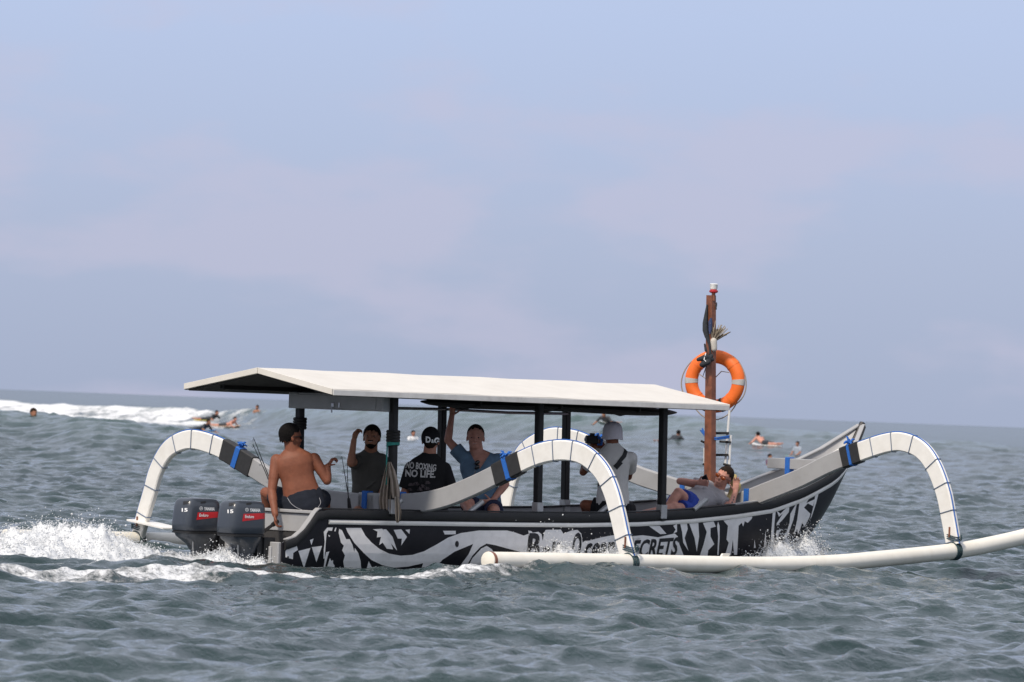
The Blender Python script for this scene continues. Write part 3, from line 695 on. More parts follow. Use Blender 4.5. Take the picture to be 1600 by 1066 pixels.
# ------------------------------------------------------------------ painted patterns on the hull
HB_ = bvh_of(hull)
Z1 = (400, 780, 8.2); Z2 = (430, 790, 5.517); Z3 = (680, 780, 5.0); Z4 = (940, 760, 4.21)
SHAPES = [
 (Z1, [(375,665),(440,585),(515,575),(535,650),(475,690),(470,770),(375,745)]), (Z1, [(540,665),(695,625),(612,885)]), (Z1, [(712,615),(845,598),(772,808)]),
 (Z1, [(688,525),(735,505),(708,590)]), (Z1, [(390,915),(470,835),(470,960),(395,960)]), (Z1, [(610,920),(750,880),(735,955),(640,955)]),
 (Z1, [(865,420),(910,365),(985,362),(970,408),(925,402),(903,440),(892,540),(885,650),(878,760),(862,760),(866,650),(878,540)]),
 (Z1, [(895,680),(937,670),(908,760),(888,850),(885,960),(862,960),(868,850),(880,760)]), (Z1, [(920,455),(950,470),(935,485)]),
 (Z1, [(895,960),(900,880),(915,850),(930,800),(945,755),(960,790),(985,780),(985,820),(1005,850),(1000,880),(990,960)]),
 (Z1, [(1030,890),(1045,905),(1080,858),(1060,920),(1045,935)]), (Z1, [(1000,410),(1015,365),(1030,365),(1015,415)]),
 (Z2, [(545,235),(550,200),(575,215),(610,290),(640,290),(665,340),(680,400),(685,365),(715,410),(735,480),(742,570),(600,570),(585,480),(600,430),(575,385),(590,345),(565,320)]),
 (Z2, [(840,205),(920,200),(955,235),(985,290),(1015,378),(960,372),(925,320),(895,340),(910,270),(875,275),(880,225)]),
 (Z2, [(930,205),(955,205),(1010,270),(1050,390),(1000,330)]), (Z2, [(1020,210),(1085,205),(1135,270),(1085,345),(1090,285),(1055,285)]),
 (Z2, [(1120,210),(1160,205),(1155,245)]), (Z2, [(1445,218),(1555,218),(1555,248),(1460,250)]), (Z2, [(780,570),(805,478),(835,540),(870,520),(890,570)]),
 ((0, 0, 1), [(540,825),(564,825),(570.5,837),(580.5,848),(593,858),(607.6,865),(625.8,868.3),(643.9,867),(662,861.6),(683.8,849.8),(700,840),(720,833),(748,829),(792,829),(804,832),(818,837),(826,834),(822,866),(808,861),(792,857),(774,852),(760,849.5),(750,855),(738,868),(727,887),(712,895),(720,882),(732,866),(739,850),(710,862),(692,874),(680,886),(674,897),(655,897),(661,880),(638,885.2),(615,887),(597,883),(580,875),(568,864),(553,848),(543,832)]),
 ((0, 0, 1), [(725,897),(738,872),(752,857),(760,853),(768,858),(774,868),(774,897)]),
 (Z3, [(700,450),(735,300),(725,245),(750,250),(760,262),(805,255),(830,275),(838,330),(850,260),(862,240),(980,238),(1000,270),(1065,245),(1110,240),(1140,270),(1150,340),(1170,325),(1200,325),(1290,300),(1400,280),(1470,255),(1500,245),(1525,260),(1525,290),(1600,285),(1600,500),(700,500)]),
 (Z4, [(310,262),(380,260),(425,312),(385,315)]), (Z4, [(120,345),(160,300),(180,285),(192,300),(195,328),(270,322),(370,335),(480,310),(500,330),(510,380),(560,510),(120,510)]),
 (Z4, [(470,260),(495,245),(495,300),(470,310),(485,285)]), (Z4, [(515,245),(560,245),(565,280),(545,340),(570,425),(535,370),(528,300)]), (Z4, [(575,245),(635,240),(640,330),(625,430),(610,340)]),
 (Z4, [(665,240),(735,230),(750,265),(715,275),(715,330),(740,380),(700,420),(695,460),(640,470),(670,380),(690,300)]), (Z4, [(765,232),(775,260),(775,340),(768,450),(760,450),(765,330),(758,260)]),
 (Z4, [(800,225),(880,212),(990,198),(985,215),(960,240),(940,230),(930,265),(920,240),(900,260),(890,450),(870,450),(862,350),(850,450),(810,455),(835,370),(820,350),(830,260)]),
 (Z4, [(1000,405),(1005,350),(1012,405)]), (Z4, [(1065,400),(1078,290),(1082,400)]), (Z4, [(1125,160),(1145,155),(1135,250),(1128,400),(1108,400),(1118,260)]),
 (Z4, [(1150,160),(1175,180),(1200,155),(1235,125),(1230,170),(1190,220),(1150,260),(1150,245),(1190,180),(1165,200)]), (Z4, [(1150,290),(1185,280),(1165,310),(1155,380),(1145,310)]),
 (Z4, [(1240,180),(1285,105),(1260,220),(1215,345),(1200,345),(1235,240)]),
 (Z4, [(1300,110),(1370,70),(1345,110),(1400,85),(1390,130),(1355,112),(1330,140),(1372,180),(1365,205),(1330,270),(1320,235),(1290,320),(1285,280),(1262,320),(1285,220)]),
 (Z4, [(1405,45),(1430,30),(1410,110),(1380,200),(1370,220),(1395,120)]),
]
for (x0, y0, s), P in SHAPES: paint('hull_graphic', poly_tris(P, x0, y0, s), HB_, M_GRAPH, hull, .003)
M_INK = mat('black_lettering', (.014, .013, .016), .35)
def letters(tris):
    """split a word into its separate pieces"""
    key = lambda p: (round(p.x, 2), round(p.y, 2)); par = {}
    def find(x):
        while par[x] != x: x = par[x]
        return x
    for t in tris:
        for p in t: par.setdefault(key(p), key(p))
        for p in t[1:]: par[find(key(p))] = find(key(t[0]))
    out_ = {}
    for t in tris: out_.setdefault(find(key(t[0])), []).append(t)
    return list(out_.values())
for txt, l, r_, t_, b_, sh, sl, of in (('B', 822, 841, 833, 872, 5, 0, .04), ('ali', 846, 872, 846, 872, 3, 0, .03), ('O', 892, 906, 832, 872, 4, 0, .04), ('cean', 911, 958, 849, 874, 4, -3, .03),
                                        ('S', 966, 983, 828, 874, 5, 0, .04), ('ECRETS', 986, 1056, 844, 873, 6, -5, .03)):
    for piece in letters(text_tris(txt, l, r_, t_, b_, sh, sl, of)): paint('letter', piece, HB_, M_INK, hull, .006, 4)
for c in ((713.5, 850, 3, 5), (449.5, 871, 1.6, 2.2)):
    paint('scupper_hole', poly_tris([(c[0] + c[2] * math.cos(t), c[1] + c[3] * math.sin(t)) for t in np.linspace(0, 6.2, 12)]), HB_, M_INK, hull, .006, 4)

# mast with masthead lamp
mp0, mp1 = B(5.60, 0, .17), B(5.475, 0, 2.98)
g = Geo(); r = []
for k in range(9):
    t = k / 8; c = mp0.lerp(mp1, t); a = .058 - .014 * t; b_ = a * .72
    r.append([c + U * x + V * y for x, y in ((a, -b_), (a, b_), (b_, a), (-b_, a), (-a, b_), (-a, -b_), (-b_, -a), (b_, -a))])
g.add(*loft(r)); mast = g.build('mast', M_WOOD, boat)
lp = mp1 + V * .035 + Vector((0, 0, -.06))
g = Geo(); g.add(*tube([lp, lp + Vector((0, 0, .085))], .022, 10)); g.build('lamp_stalk', M_WOOD, mast)
g = Geo(); g.add(*tube([lp + Vector((0, 0, z)) for z in (.085, .095, .11, .125)], [.03, .05, .05, .035], 14)); g.build('lamp_base', mat('red_lamp_plastic', (.35, .015, .02), .35), mast)
g = Geo(); g.add(*tube([lp + Vector((0, 0, z)) for z in (.126, .14, .175, .182, .19)], [.036, .043, .043, .048, .038], 14)); g.build('lamp_lens', mat('milky_lamp_lens', (.72, .72, .70), .25), mast)

# ------------------------------------------------------------------ outboard motors
def superring(c, a, b, n=20, e=3.2, sh=0.0):
    P = []
    for k in range(n):
        t = 2 * math.pi * (k + .5) / n; x = math.copysign(abs(math.cos(t)) ** (2 / e), math.cos(t)); y = math.copysign(abs(math.sin(t)) ** (2 / e), math.sin(t))
        P.append(c + U * (x * a + sh) + V * (y * b))
    return P
def outboard(v, label, yaw=0.0):
    o = thing('outboard_motor', B(-1.70, v, -.3), label, 'motor', 'twin outboard motors on the transom', HEAD)
    c = lambda w, du=0.0: B(-1.70 + du, v, w)
    prof = [(.285, .200, .128, 0), (.30, .212, .138, 0), (.36, .214, .140, 0), (.46, .210, .138, .003), (.54, .204, .134, .006), (.585, .196, .128, .008), (.61, .175, .112, .008), (.622, .12, .075, .006), (.625, .03, .02, .004)]
    cw = mk('cowling', *loft([superring(c(w), a * 1.09, b * 1.09, 28, 5.0, s) for w, a, b, s in prof]), M_MOTOR, o, auto=None)
    mk('cowl_seal', *loft([superring(c(w), a * 1.09, b * 1.09, 28, 4.6) for w, a, b in ((.262, .195, .125), (.266, .214, .141), (.284, .214, .141), (.288, .20, .13))]), M_MOTORB, o)
    mk('lower_cowl', *loft([superring(c(w), a, b, 24, 3.4, s) for w, a, b, s in ((.262, .218, .142, 0), (.235, .210, .136, .005), (.19, .165, .11, .03), (.15, .125, .092, .05), (.10, .105, .075, .06))]), M_MOTOR, o)
    mk('drive_leg', *loft([superring(c(w), a, b, 20, 2.4, s) for w, a, b, s in ((.12, .105, .075, .06), (.02, .092, .062, .065), (-.12, .085, .052, .065), (-.30, .085, .045, .06), (-.55, .09, .04, .05))]), M_MOTOR, o)
    mk('cavitation_plate', *loft([superring(c(w), a, b, 20, 2.2, -.05) for w, a, b in ((-.33, .17, .09), (-.335, .175, .095), (-.345, .17, .09))]), M_MOTOR, o)
    mk('gearcase', *tube([c(-.50, x) for x in (-.16, -.1, 0, .1, .17)], [.03, .052, .058, .045, .012], 12), M_MOTOR, o)
    for k in range(3):
        t = k * 2.09; d = V * math.cos(t) + Vector((0, 0, math.sin(t))); q = c(-.50, -.19)
        g = Geo(); n_ = U * .03 + d.cross(U) * .05; g.add([q + d * .03 - n_ * .5, q + d * .03 + n_ * .5, q + d * .11 + n_, q + d * .125, q + d * .11 - n_], [(0, 1, 2, 3, 4)]); g.build('propeller_blade', M_MOTORB, o, smooth=False)
    g = Geo(); g.add(*box(c(.10, .215), U * .055, V * .09, Vector((0, 0, .16)), .012)); sw = g.build('swivel_bracket', M_MOTORB, o)
    for s in (-1, 1):
        g = Geo(); q = B(-1.40, v + s * .10, .15); g.add(*box(q, U * .075, V * .014, Vector((0, 0, .11)), .006)); g.build('clamp_arm', M_MOTORB, o)
    g = Geo(); g.add(*tube([c(.20, -.10) + V * .075, c(-.16, -.06) + V * .058], .007, 6)); g.build('water_tube', M_STEEL, o)
    g = Geo(); a = c(.25, .20); e_ = a + U * .38 + Vector((0, 0, .055)) if v < 0 else at(431, 820, 53.70) - U * .04; d_ = (e_ - a).normalized(); g.add(*tube([a, a.lerp(e_, .6), e_], [.022, .019, .017], 10)); g.build('tiller_arm', M_MOTORB, o)
    g = Geo(); g.add(*tube([e_, e_ + d_ * .12], [.024, .024], 12)); g.build('tiller_grip', mat('black_grip_rubber', (.02, .02, .02), .7, .2, 60, .3, 150), o)
    # front / rear openings, lettering and stripe on the cowl
    bv = bvh_of(cw); ox, oy = (0, 0) if v < 0 else (71.5, 2.2)
    q = lambda P: poly_tris([(x / 6.663 + 260 + ox, y / 6.663 + 760 + oy) for x, y in P])
    paint('cowl_stripe', q([(325, 272), (480, 266), (600, 262), (596, 318), (480, 330), (312, 350)]), bv, M_RED, o, .002, 3)
    paint('cowl_vent', q([(175, 158), (240, 152), (232, 180), (175, 195)]), bv, M_MOTORB, o, .002, 3)
    paint('cowl_slot', q([(355, 160), (405, 155), (415, 165), (400, 178), (355, 180)]), bv, M_MOTORB, o, .002, 3)
    tt = lambda *a: text_tris(*[x / 6.663 + 260 + ox if i in (1, 2) else x / 6.663 + 760 + oy if i in (3, 4) else x for i, x in enumerate(a)])
    tag(paint('power_number', tt('15', 162, 222, 228, 266, 0, -.2, .03), bv, M_DECAL, o, .003, 3), kind='stuff')
    nm = tt('YAMAHA', 388, 500, 216, 251, .4, .4, .05) 
    for k in range(20):      # round emblem before the name
        t0, t1 = 2 * math.pi * k / 20, 2 * math.pi * (k + 1) / 20; cx, cy = 360, 230
        ring_ = [(cx + r_ * .95 * math.cos(t), cy + r_ * math.sin(t)) for r_, t in ((19, t0), (19, t1), (15, t1), (15, t0))]; nm += q(ring_)
    for k in range(3):
        t = math.pi / 2 + k * 2.094; d = (math.cos(t), -math.sin(t)); e = (-d[1] * 2.2, d[0] * 2.2)
        nm += q([(360 + e[0], 230 + e[1]), (360 + d[0] * 16 + e[0], 230 + d[1] * 16 + e[1]), (360 + d[0] * 16 - e[0], 230 + d[1] * 16 - e[1]), (360 - e[0], 230 - e[1])])
    tag(paint('maker_lettering', nm, bv, M_DECAL, o, .003, 3), kind='stuff')
    tag(paint('model_lettering', tt('Enduro', 338, 432, 284, 316, .5, .3, .025), bv, M_DECAL, o, .0045, 3), kind='stuff')
    return o
outboard(-.34, 'dark blue-grey outboard motor with red stripe, farther from the steering hand')
outboard(.34, 'dark blue-grey outboard motor with red stripe, steered by the shirtless man')

# ------------------------------------------------------------------ things on the mast
rc = at(1117, 596, 58.62); rn = Vector((-.36, -.93, 0)).normalized(); ra = rn.cross(Vector((0, 0, 1))).normalized()
ring_ = thing('life_ring', rc - Vector((0, 0, .35)), 'orange life ring with grey bands hung on the wooden mast', 'life ring')
def ring_pt(t, R, k=0.0): return rc + ra * (R * math.cos(t)) + Vector((0, 0, R * math.sin(t))) + rn * k
def torus_arc(t0, t1, R, r, n=48, seg=14, flat=.8):
    rings = []
    for i in range(n + 1):
        t = t0 + (t1 - t0) * i / n; o = ra * math.cos(t) + Vector((0, 0, math.sin(t))); rings.append([rc + o * (R + r * math.cos(p)) + rn * (r * flat * math.sin(p)) for p in np.linspace(0, 2 * math.pi, seg, endpoint=False)])
    return rings
mk('ring_body', *loft(torus_arc(0, 2 * math.pi, .275, .075, 64), True, False, False), M_ORANGE, ring_)
for t in (0.0, math.pi):
    mk('reflective_band', *loft(torus_arc(t - .10, t + .10, .275, .078, 6)), M_TAPE, ring_)
for t in (-1.25, -1.92):
    mk('black_strap', *loft(torus_arc(t - .06, t + .06, .275, .0785, 4)), M_RAIL, ring_)
for t in (.72, 2.42, 3.9, -.72):
    mk('rope_loop', *loft(torus_arc(t - .05, t + .05, .275, .079, 4)), M_ORANGE, ring_)
g = Geo()
A4 = [.72, 2.42, 3.9, 2 * math.pi - .72, 2 * math.pi + .72]
for a0, a1 in zip(A4[:-1], A4[1:]):
    g.add(*tube([ring_pt(a0 + (a1 - a0) * k / 12, .352 + (.045 if a0 > 3 and a0 < 6 else .012) * math.sin(math.pi * k / 12), -.01) - Vector((0, 0, .03 * math.sin(math.pi * k / 12))) for k in range(13)], .007, 6))
g.build('grab_line', mat('weathered_rope', (.30, .26, .22), .85), ring_)
g = Geo(); g.add(*tube([ring_pt(.4, .2, .02), ring_pt(.9, .06, .03) + Vector((0, 0, -.06)), ring_pt(2.2, .14, .03), ring_pt(2.6, .2, .02)], .006, 6)); g.build('tie_cord', mat('weathered_rope', (.3, .26, .22), .85), ring_)

MY = 58.42
st = thing('straw_brush', at(1116, 540, MY - .08), 'bundle of pale straw tied to the mast above the life ring', 'straw')
for k in range(46):
    a = random.uniform(-.15, 1.0); L = random.uniform(.14, .24); p = at(1113, 536, MY - .07); d = Vector((math.sin(a), random.uniform(-.35, .2), math.cos(a))).normalized()
    g = Geo(); g.add(*tube([p, p + d * L * .6, p + d * L + Vector((random.uniform(-.02, .02), 0, random.uniform(-.02, .015)))], [.007, .006, .004], 4))
    g.build('straw_stalk', mat(('pale_straw', 'dark_straw')[k % 4 == 0], ((.36, .30, .22), (.09, .07, .055))[k % 4 == 0], .9), st)
g = Geo(); g.add(*limb(at(1115, 533, MY - .08), at(1116, 545, MY - .08), .038, .033)); g.build('straw_binding', mat('pale_cloth_binding', (.5, .47, .42), .9, .1, 60, .3, 120), st)
fl = thing('rolled_flag', at(1108, 550, MY - .09), 'dark rolled cloth pennant tied along the upper mast', 'flag')
r = []
for px, py, a, b_ in ((1105, 476, .006, .006), (1103.5, 490, .018, .014), (1102, 505, .030, .020), (1102.5, 517, .034, .022), (1105, 527, .028, .02), (1108.5, 536, .016, .014), (1110, 548, .012, .012), (1110, 560, .018, .014)):
    c = at(px, py, MY - .085); r.append([c + Vector((a * math.cos(t) + .004 * math.sin(3 * t), b_ * math.sin(t), 0)) for t in np.linspace(0, 2 * math.pi, 12, endpoint=False)])
M_DCLOTH = mat('dark_slate_cloth', (.022, .026, .032), .85, .25, 40, .4, 90)
mk('flag_roll', *loft(r), M_DCLOTH, fl)
r = []
for px, py, a in ((1111, 497, .01), (1110, 503, .022), (1110, 515, .02), (1109, 522, .008)):
    c = at(px, py, MY - .115); r.append([c + Vector((a * math.cos(t), .012 * math.sin(t), 0)) for t in np.linspace(0, 2 * math.pi, 10, endpoint=False)])
mk('flag_stripe', *loft(r), mat('navy_cloth', (.03, .045, .11), .85, .2, 40), fl)
g = Geo()
for a0, z in ((0, .0), (.4, -.015), (.8, .013)): g.add(*tube([at(1112, 476, MY) + Vector((.055 * math.cos(t), .055 * math.sin(t), z + .006 * math.sin(t + a0))) for t in np.linspace(0, 6.28, 15)], .008, 6))
g.add(*tube([at(1116, 475, MY - .05), at(1119, 478, MY - .07), at(1119, 484, MY - .07)], .007, 6)); g.build('mast_tie', M_RAIL, fl)
kn = thing('black_cloth_knot', at(1103, 568, MY - .12), 'black cloth knotted round the mast in front of the life ring', 'cloth')
g = [limb(at(1091, 562, MY - .12), at(1103, 558, MY - .14), .022, .034), limb(at(1103, 558, MY - .14), at(1113, 562, MY - .12), .036, .024), limb(at(1097, 570, MY - .13), at(1106, 566, MY - .15), .03, .034), limb(at(1104, 565, MY - .14), at(1112, 556, MY - .13), .028, .02),
     limb(at(1103, 548, MY - .13), at(1101, 538, MY - .12), .016, .011), limb(at(1102, 566, MY - .13), at(1100, 574, MY - .13), .018, .012)]
fuse('cloth_body', g, .007, M_DCLOTH, kn, smooth=3)
g = Geo(); g.add(*tube([at(1104, 572, MY - .13), at(1101, 580, MY - .13), at(1098, 589, MY - .12)], [.008, .006, .004], 6)); g.build('cloth_tail', M_DCLOTH, kn)
g = Geo(); g.add(*tube([at(1103, 552, MY - .16), at(1100, 562, MY - .17), at(1104, 566, MY - .17)], .006, 6)); g.build('white_thread', M_DECAL, kn)

# ladder lashed to the mast
LY = 58.55
ld = thing('boarding_ladder', at(1128, 760, LY), 'white folding ladder with black rungs lashed to the mast', 'ladder')
M_LAD = mat('white_ladder_tube', (.72, .72, .71), .35, .04, 20)
for (x0, y0), (x1, y1) in (((1140, 641), (1133, 728)), ((1142, 680), (1139, 732)), ((1101, 700), (1101, 726))):
    g = Geo(); g.add(*tube([at(x0, y0, LY), at(x1, y1, LY)], .014, 8)); g.build('ladder_rail', M_LAD, ld)
for y0, x0, x1 in ((677, 1101, 1139), (711, 1100, 1138)):
    g = Geo(); a, b_ = at(x0 + 6, y0, LY - .01), at(x1, y0, LY - .01); g.add(*box((a + b_) / 2, (b_ - a) / 2, Vector((0, .03, 0)), Vector((0, 0, .014)), .005)); g.build('ladder_rung', M_RAIL, ld)
for x0, y0, x1, y1 in ((1095, 689, 1106, 694), (1124, 690, 1142, 691), (1098, 725, 1106, 728), (1130, 725, 1142, 728)):
    g = Geo(); g.add(*tube([at(x0, y0, LY - .02), at(x1, y1, LY - .02)], .014, 6)); g.build('ladder_hinge', M_RAIL, ld)
g = Geo()
for z in (0, .018): g.add(*tube([at(1097, 672, LY - .08) + Vector((0, 0, z)), at(1104, 686, LY - .13) + Vector((0, 0, z)), at(1120, 687, LY - .16) + Vector((0, 0, z)), at(1139, 684, LY - .03) + Vector((0, 0, z))], .009, 6))
g.add(*tube([at(1106, 686, LY - .13), at(1101, 681, LY - .12), at(1094, 672, LY - .1)], .007, 6)); g.build('ladder_lashing', M_BLUE, ld)

# bundle under the roof, towels, rods
bd = thing('board_bag', B(2.7, .25, 1.63), 'long flat dark board bag stowed just under the roof', 'bag', rz=HEAD)
r = []
for k in range(25):
    t = k / 24; u = .82 + 3.85 * t; a = .27 * max(1 - abs(2 * t - 1) ** 4.5, .02) ** .6; h = .05 * max(1 - abs(2 * t - 1) ** 6, .05) ** .5
    r.append([B(u, .28 + a * math.cos(p), 1.672 + .012 * (1 - t) - .006 * math.sin(t * 9) + h * math.sin(p)) for p in np.linspace(0, 2 * math.pi, 16, endpoint=False)])
mk('bag_body', *loft(r), mat('black_bag_nylon', (.012, .012, .013), .8, .25, 30, .2, 60), bd)
for uu in (1.4, 2.6, 3.8):
    g = Geo(); g.add(*tube([B(uu, .0, 1.76), B(uu, .0, 1.67), B(uu, .28, 1.618), B(uu, .57, 1.67), B(uu, .57, 1.76)], .012, 6)); g.build('bag_strap', M_RAIL, bd)
def drape(name, pts, wpx, m, Y, parent, folds=3, ph=0.0):
    """cloth hanging in folds: rows of pixels (x, y, half width)"""
    rows = []
    n = 22
    for i, (x, y, hw) in enumerate(pts):
        row = []
        for k in range(n + 1):
            t = k / n * 2 - 1; row.append(at(x + t * hw, y, Y + .028 * math.sin(t * folds * math.pi + ph + i * .35) * min(1, .4 + i * .2)))
        rows.append(row)
    back = [[p + Vector((0, .012, 0)) for p in row] for row in rows]
    r = [row + bk[::-1] for row, bk in zip(rows, back)]
    return mk(name, *loft(r), m, parent)
M_TOW = mat('beige_towel', (.33, .27, .22), .95, .12, 30, .6, 160, dirt=(.16, .17, .18), dirt_amt=.5, dirt_scale=9)
tw = thing('hanging_towel', at(608, 800, 53.95), 'beige striped towel hanging by the roof post next to the black-capped man', 'towel')
drape('towel_fall', [(608, 722, 2), (606, 732, 4), (604, 748, 6), (602, 765, 8), (601, 782, 9), (602, 797, 8)], 0, M_TOW, 53.98, tw, 3)
drape('towel_fall', [(609, 722, 2), (612, 735, 5), (616, 752, 6), (618, 768, 7), (619, 778, 6)], 0, M_TOW, 53.93, tw, 2, 1.0)
drape('towel_fall', [(620, 776, 4), (621, 788, 4), (622, 800, 5), (622, 812, 4), (621, 817, 1.5)], 0, mat('wet_towel_end', (.24, .21, .18), .9, .15, 30, .5, 160), 53.88, tw, 2, 2.0)
for lab, pts in (('thin dark fishing rod leaning up beside the waving man, taller of the pair', ((548, 797, 54.4), (541, 755, 54.4), (534, 713, 54.4))), ('thin dark fishing rod standing upright beside the waving man', ((545, 797, 54.5), (543.5, 757, 54.5), (542.5, 724, 54.5))),
                 ('long fishing rod leaning out behind the shirtless helmsman', ((440, 797, 54.6), (418, 740, 54.7), (396, 684, 54.8))), ('short fishing rod leaning out behind the shirtless helmsman', ((440, 800, 54.5), (416, 741, 54.6), (395, 694, 54.7)))):
    P = [at(*p) for p in pts]; rd = thing('fishing_rod', P[0], lab, 'fishing rod', 'fishing rods at the stern')
    g = Geo(); g.add(*tube(P, [.007, .005, .0032], 6)); g.build('rod_blank', mat('carbon_rod', (.02, .02, .022), .35), rd)
    g = Geo(); d = (P[1] - P[0]).normalized(); g.add(*tube([P[0] - d * .12, P[0] + d * .12], .013, 8)); g.build('rod_handle', M_RAIL, rd)
    for k, t in enumerate((.45, .7, .97)):
        q = P[0].lerp(P[2], t); g = Geo(); g.add(*tube([q + d.cross(Vector((0, 1, 0))).normalized() * .014 + Vector((.009 * math.cos(a), 0, .009 * math.sin(a))) for a in np.linspace(0, 6.28, 9)], .0022, 4)); g.build('rod_guide', M_STEEL, rd)

# ------------------------------------------------------------------ people
def skin(name, c): return mat(name, c, .58, .12, 22, .2, 60, sss=.10, spec=.28, dirt=tuple(x * .72 for x in c), dirt_amt=.35, dirt_scale=9)
SK_DARK = skin('deep_tan_skin', (.205, .074, .042)); SK_TAN = skin('tan_skin', (.33, .155, .095)); SK_FAIR = skin('sunburnt_skin', (.54, .265, .20)); SK_MID = skin('warm_skin', (.36, .17, .115))
def cloth(name, c, var=.12): return mat(name, c, .9, var, 9, 1.0, 13, spec=.2)
M_HAIR = mat('black_hair', (.007, .006, .006), .85, .4, 60, 1.0, 140, spec=.15); M_BROWNH = mat('dark_brown_hair', (.020, .012, .008), .85, .4, 60, 1.0, 140, spec=.15)
M_LENS = mat('dark_lens', (.008, .008, .010), .12); M_EYEW = mat('eye_white', (.42, .38, .35), .3); M_LIP = mat('lip_skin', (.30, .09, .075), .45)
def hand(w, d, s, curl=.5, scale=1.0, thumb=1, spread=.0):
    """palm, four jointed fingers of unequal length, thumb off the side; d = pointing direction, s = across the palm towards the thumb"""
    d = d.normalized(); s = (s - d * s.dot(d)).normalized(); n = d.cross(s).normalized() * thumb; P = []; k = scale
    P.append(limb(w - d * .01 * k, w + d * .085 * k, (.030 * k, .019 * k), (.040 * k, .014 * k), s))
    for i, (off, L) in enumerate(((.030, .88), (.010, 1.0), (-.010, .93), (-.029, .74))):
        p = w + d * .085 * k + s * off * k; a = spread * (1.5 - i) * .5; dd = (d * math.cos(a) + s * math.sin(a)).normalized(); ang = curl * .6
        for q, (ln, r0, r1) in enumerate(((.044, .0095, .0088), (.028, .0088, .0080), (.022, .0080, .0068))):
            e = dd * math.cos(ang) + n * math.sin(ang); p2 = p + e * ln * L * k; P.append(limb(p, p2, r0 * k, r1 * k, None, 8)); p = p2; ang += curl
    p = w + d * .025 * k + s * .030 * k; e = (d * .55 + s * .75 + n * .35).normalized()
    for ln, r0, r1 in ((.042, .0125, .0105), (.032, .0105, .0085)):
        p2 = p + e * ln * k; P.append(limb(p, p2, r0 * k, r1 * k, None, 8)); p = p2; e = (e + d * .35 + n * .3 * curl).normalized()
    return P
def head_prims(c, f, up, k=1.0, jaw=1.0):
    f = f.normalized(); up = (up - f * up.dot(f)).normalized(); s = f.cross(up).normalized()
    e = lambda o, a, b, d: ellipsoid(c + (s * o[0] + f * o[1] + up * o[2]) * k, s * a * k, f * b * k, up * d * k)
    P = [e((0, -.008, .028), .077, .097, .090), e((0, .022, -.030), .062, .070, .085), e((0, .038, -.075), .040 * jaw, .045, .036), e((0, .093, -.022), .013, .017, .021), e((0, .086, .0), .009, .014, .026),
         e((0, .078, .022), .046, .016, .010), e((.028, .074, -.028), .020, .018, .019), e((-.028, .074, -.028), .020, .018, .019), e((0, .082, -.060), .024, .012, .012)]
    for q in (-1, 1): P.append(e((q * .077, -.010, -.012), .008, .016, .028))
    return P, (c, f, up, s, k)
def face_details(o, H, glasses=None, mouth='plain', lens=None):
    c, f, up, s, k = H; pt = lambda a, b, d: c + (s * a + f * b + up * d) * k
    if glasses is None:
        for q in (-1, 1):
            g = Geo(); g.add(*ellipsoid(pt(q * .031, .078, -.002), s * .0105 * k, f * .009 * k, up * .0045 * k, 10, 6)); ey = g.build('eye', M_EYEW, o)
            g = Geo(); g.add(*ellipsoid(pt(q * .031, .0855, -.002), s * .006 * k, f * .004 * k, up * .006 * k, 8, 6)); g.build('iris', M_HAIR, ey)
    else:
        for q in (-1, 1):
            g = Geo(); g.add(*ellipsoid(pt(q * .034, .092, -.004), s * .028 * k, f * .010 * k, up * .020 * k, 12, 8)); g.build('sunglass_lens', lens or M_LENS, o)
            g = Geo(); g.add(*tube([pt(q * .060, .088, .004), pt(q * .078, .05, .006), pt(q * .083, -.02, .004)], .004 * k, 6)); g.build('sunglass_arm', glasses, o)
        g = Geo(); g.add(*tube([pt(-.012, .101, .0), pt(0, .106, .004), pt(.012, .101, .0)], .004 * k, 6)); g.build('sunglass_bridge', glasses, o)
    if mouth:
        g = Geo(); h_ = .0085 if mouth != 'smile' else .011
        P = [pt(a, .088 - abs(a) * .35, -.060 + (abs(a) * .35 if mouth == 'smile' else 0)) for a in np.linspace(-.028, .028, 9)]
        g.add(*tube(P, [.002, .004, .006, .007, .007, .007, .006, .004, .002], 8)); g.build('lips', M_LIP, o)
        if mouth == 'smile':
            g = Geo(); g.add(*tube([p + f * .0045 for p in P[2:7]], .0035, 6)); g.build('teeth', M_EYEW, o)
def hair_cap(o, H, m, name='hair', size=1.07, brow=.055, back=-.05, side=.02, bump=0.0):
    c, f, up, s, k = H
    P = [ellipsoid(c + (f * -.010 + up * .030) * k, s * .082 * k * size / 1.05, f * .100 * k * size / 1.04, up * .094 * k * size / 1.03, 24, 16)]
    P.append(ellipsoid(c + (f * -.045 + up * -.012) * k, s * .060 * k, f * .056 * k, up * .066 * k, 18, 12))
    def cut(co):
        q = co - np.array(c); F = q @ np.array(f) / k; Z = q @ np.array(up) / k
        lim = .006 * np.sin(q @ np.array(s) * 190 / k) + .006 * np.sin(q @ np.array(s) * 83 + F * 120) + np.interp(F, [-.1, -.03, .0, .045, .07, .11], [back, back + .01, side, brow - .02, brow, brow + .012]); return Z > lim
    return fuse(name, P, .006, m, o, smooth=2, cut=cut)
SIDES = ('a', 'b')     # a = picture-left limb, b = picture-right limb
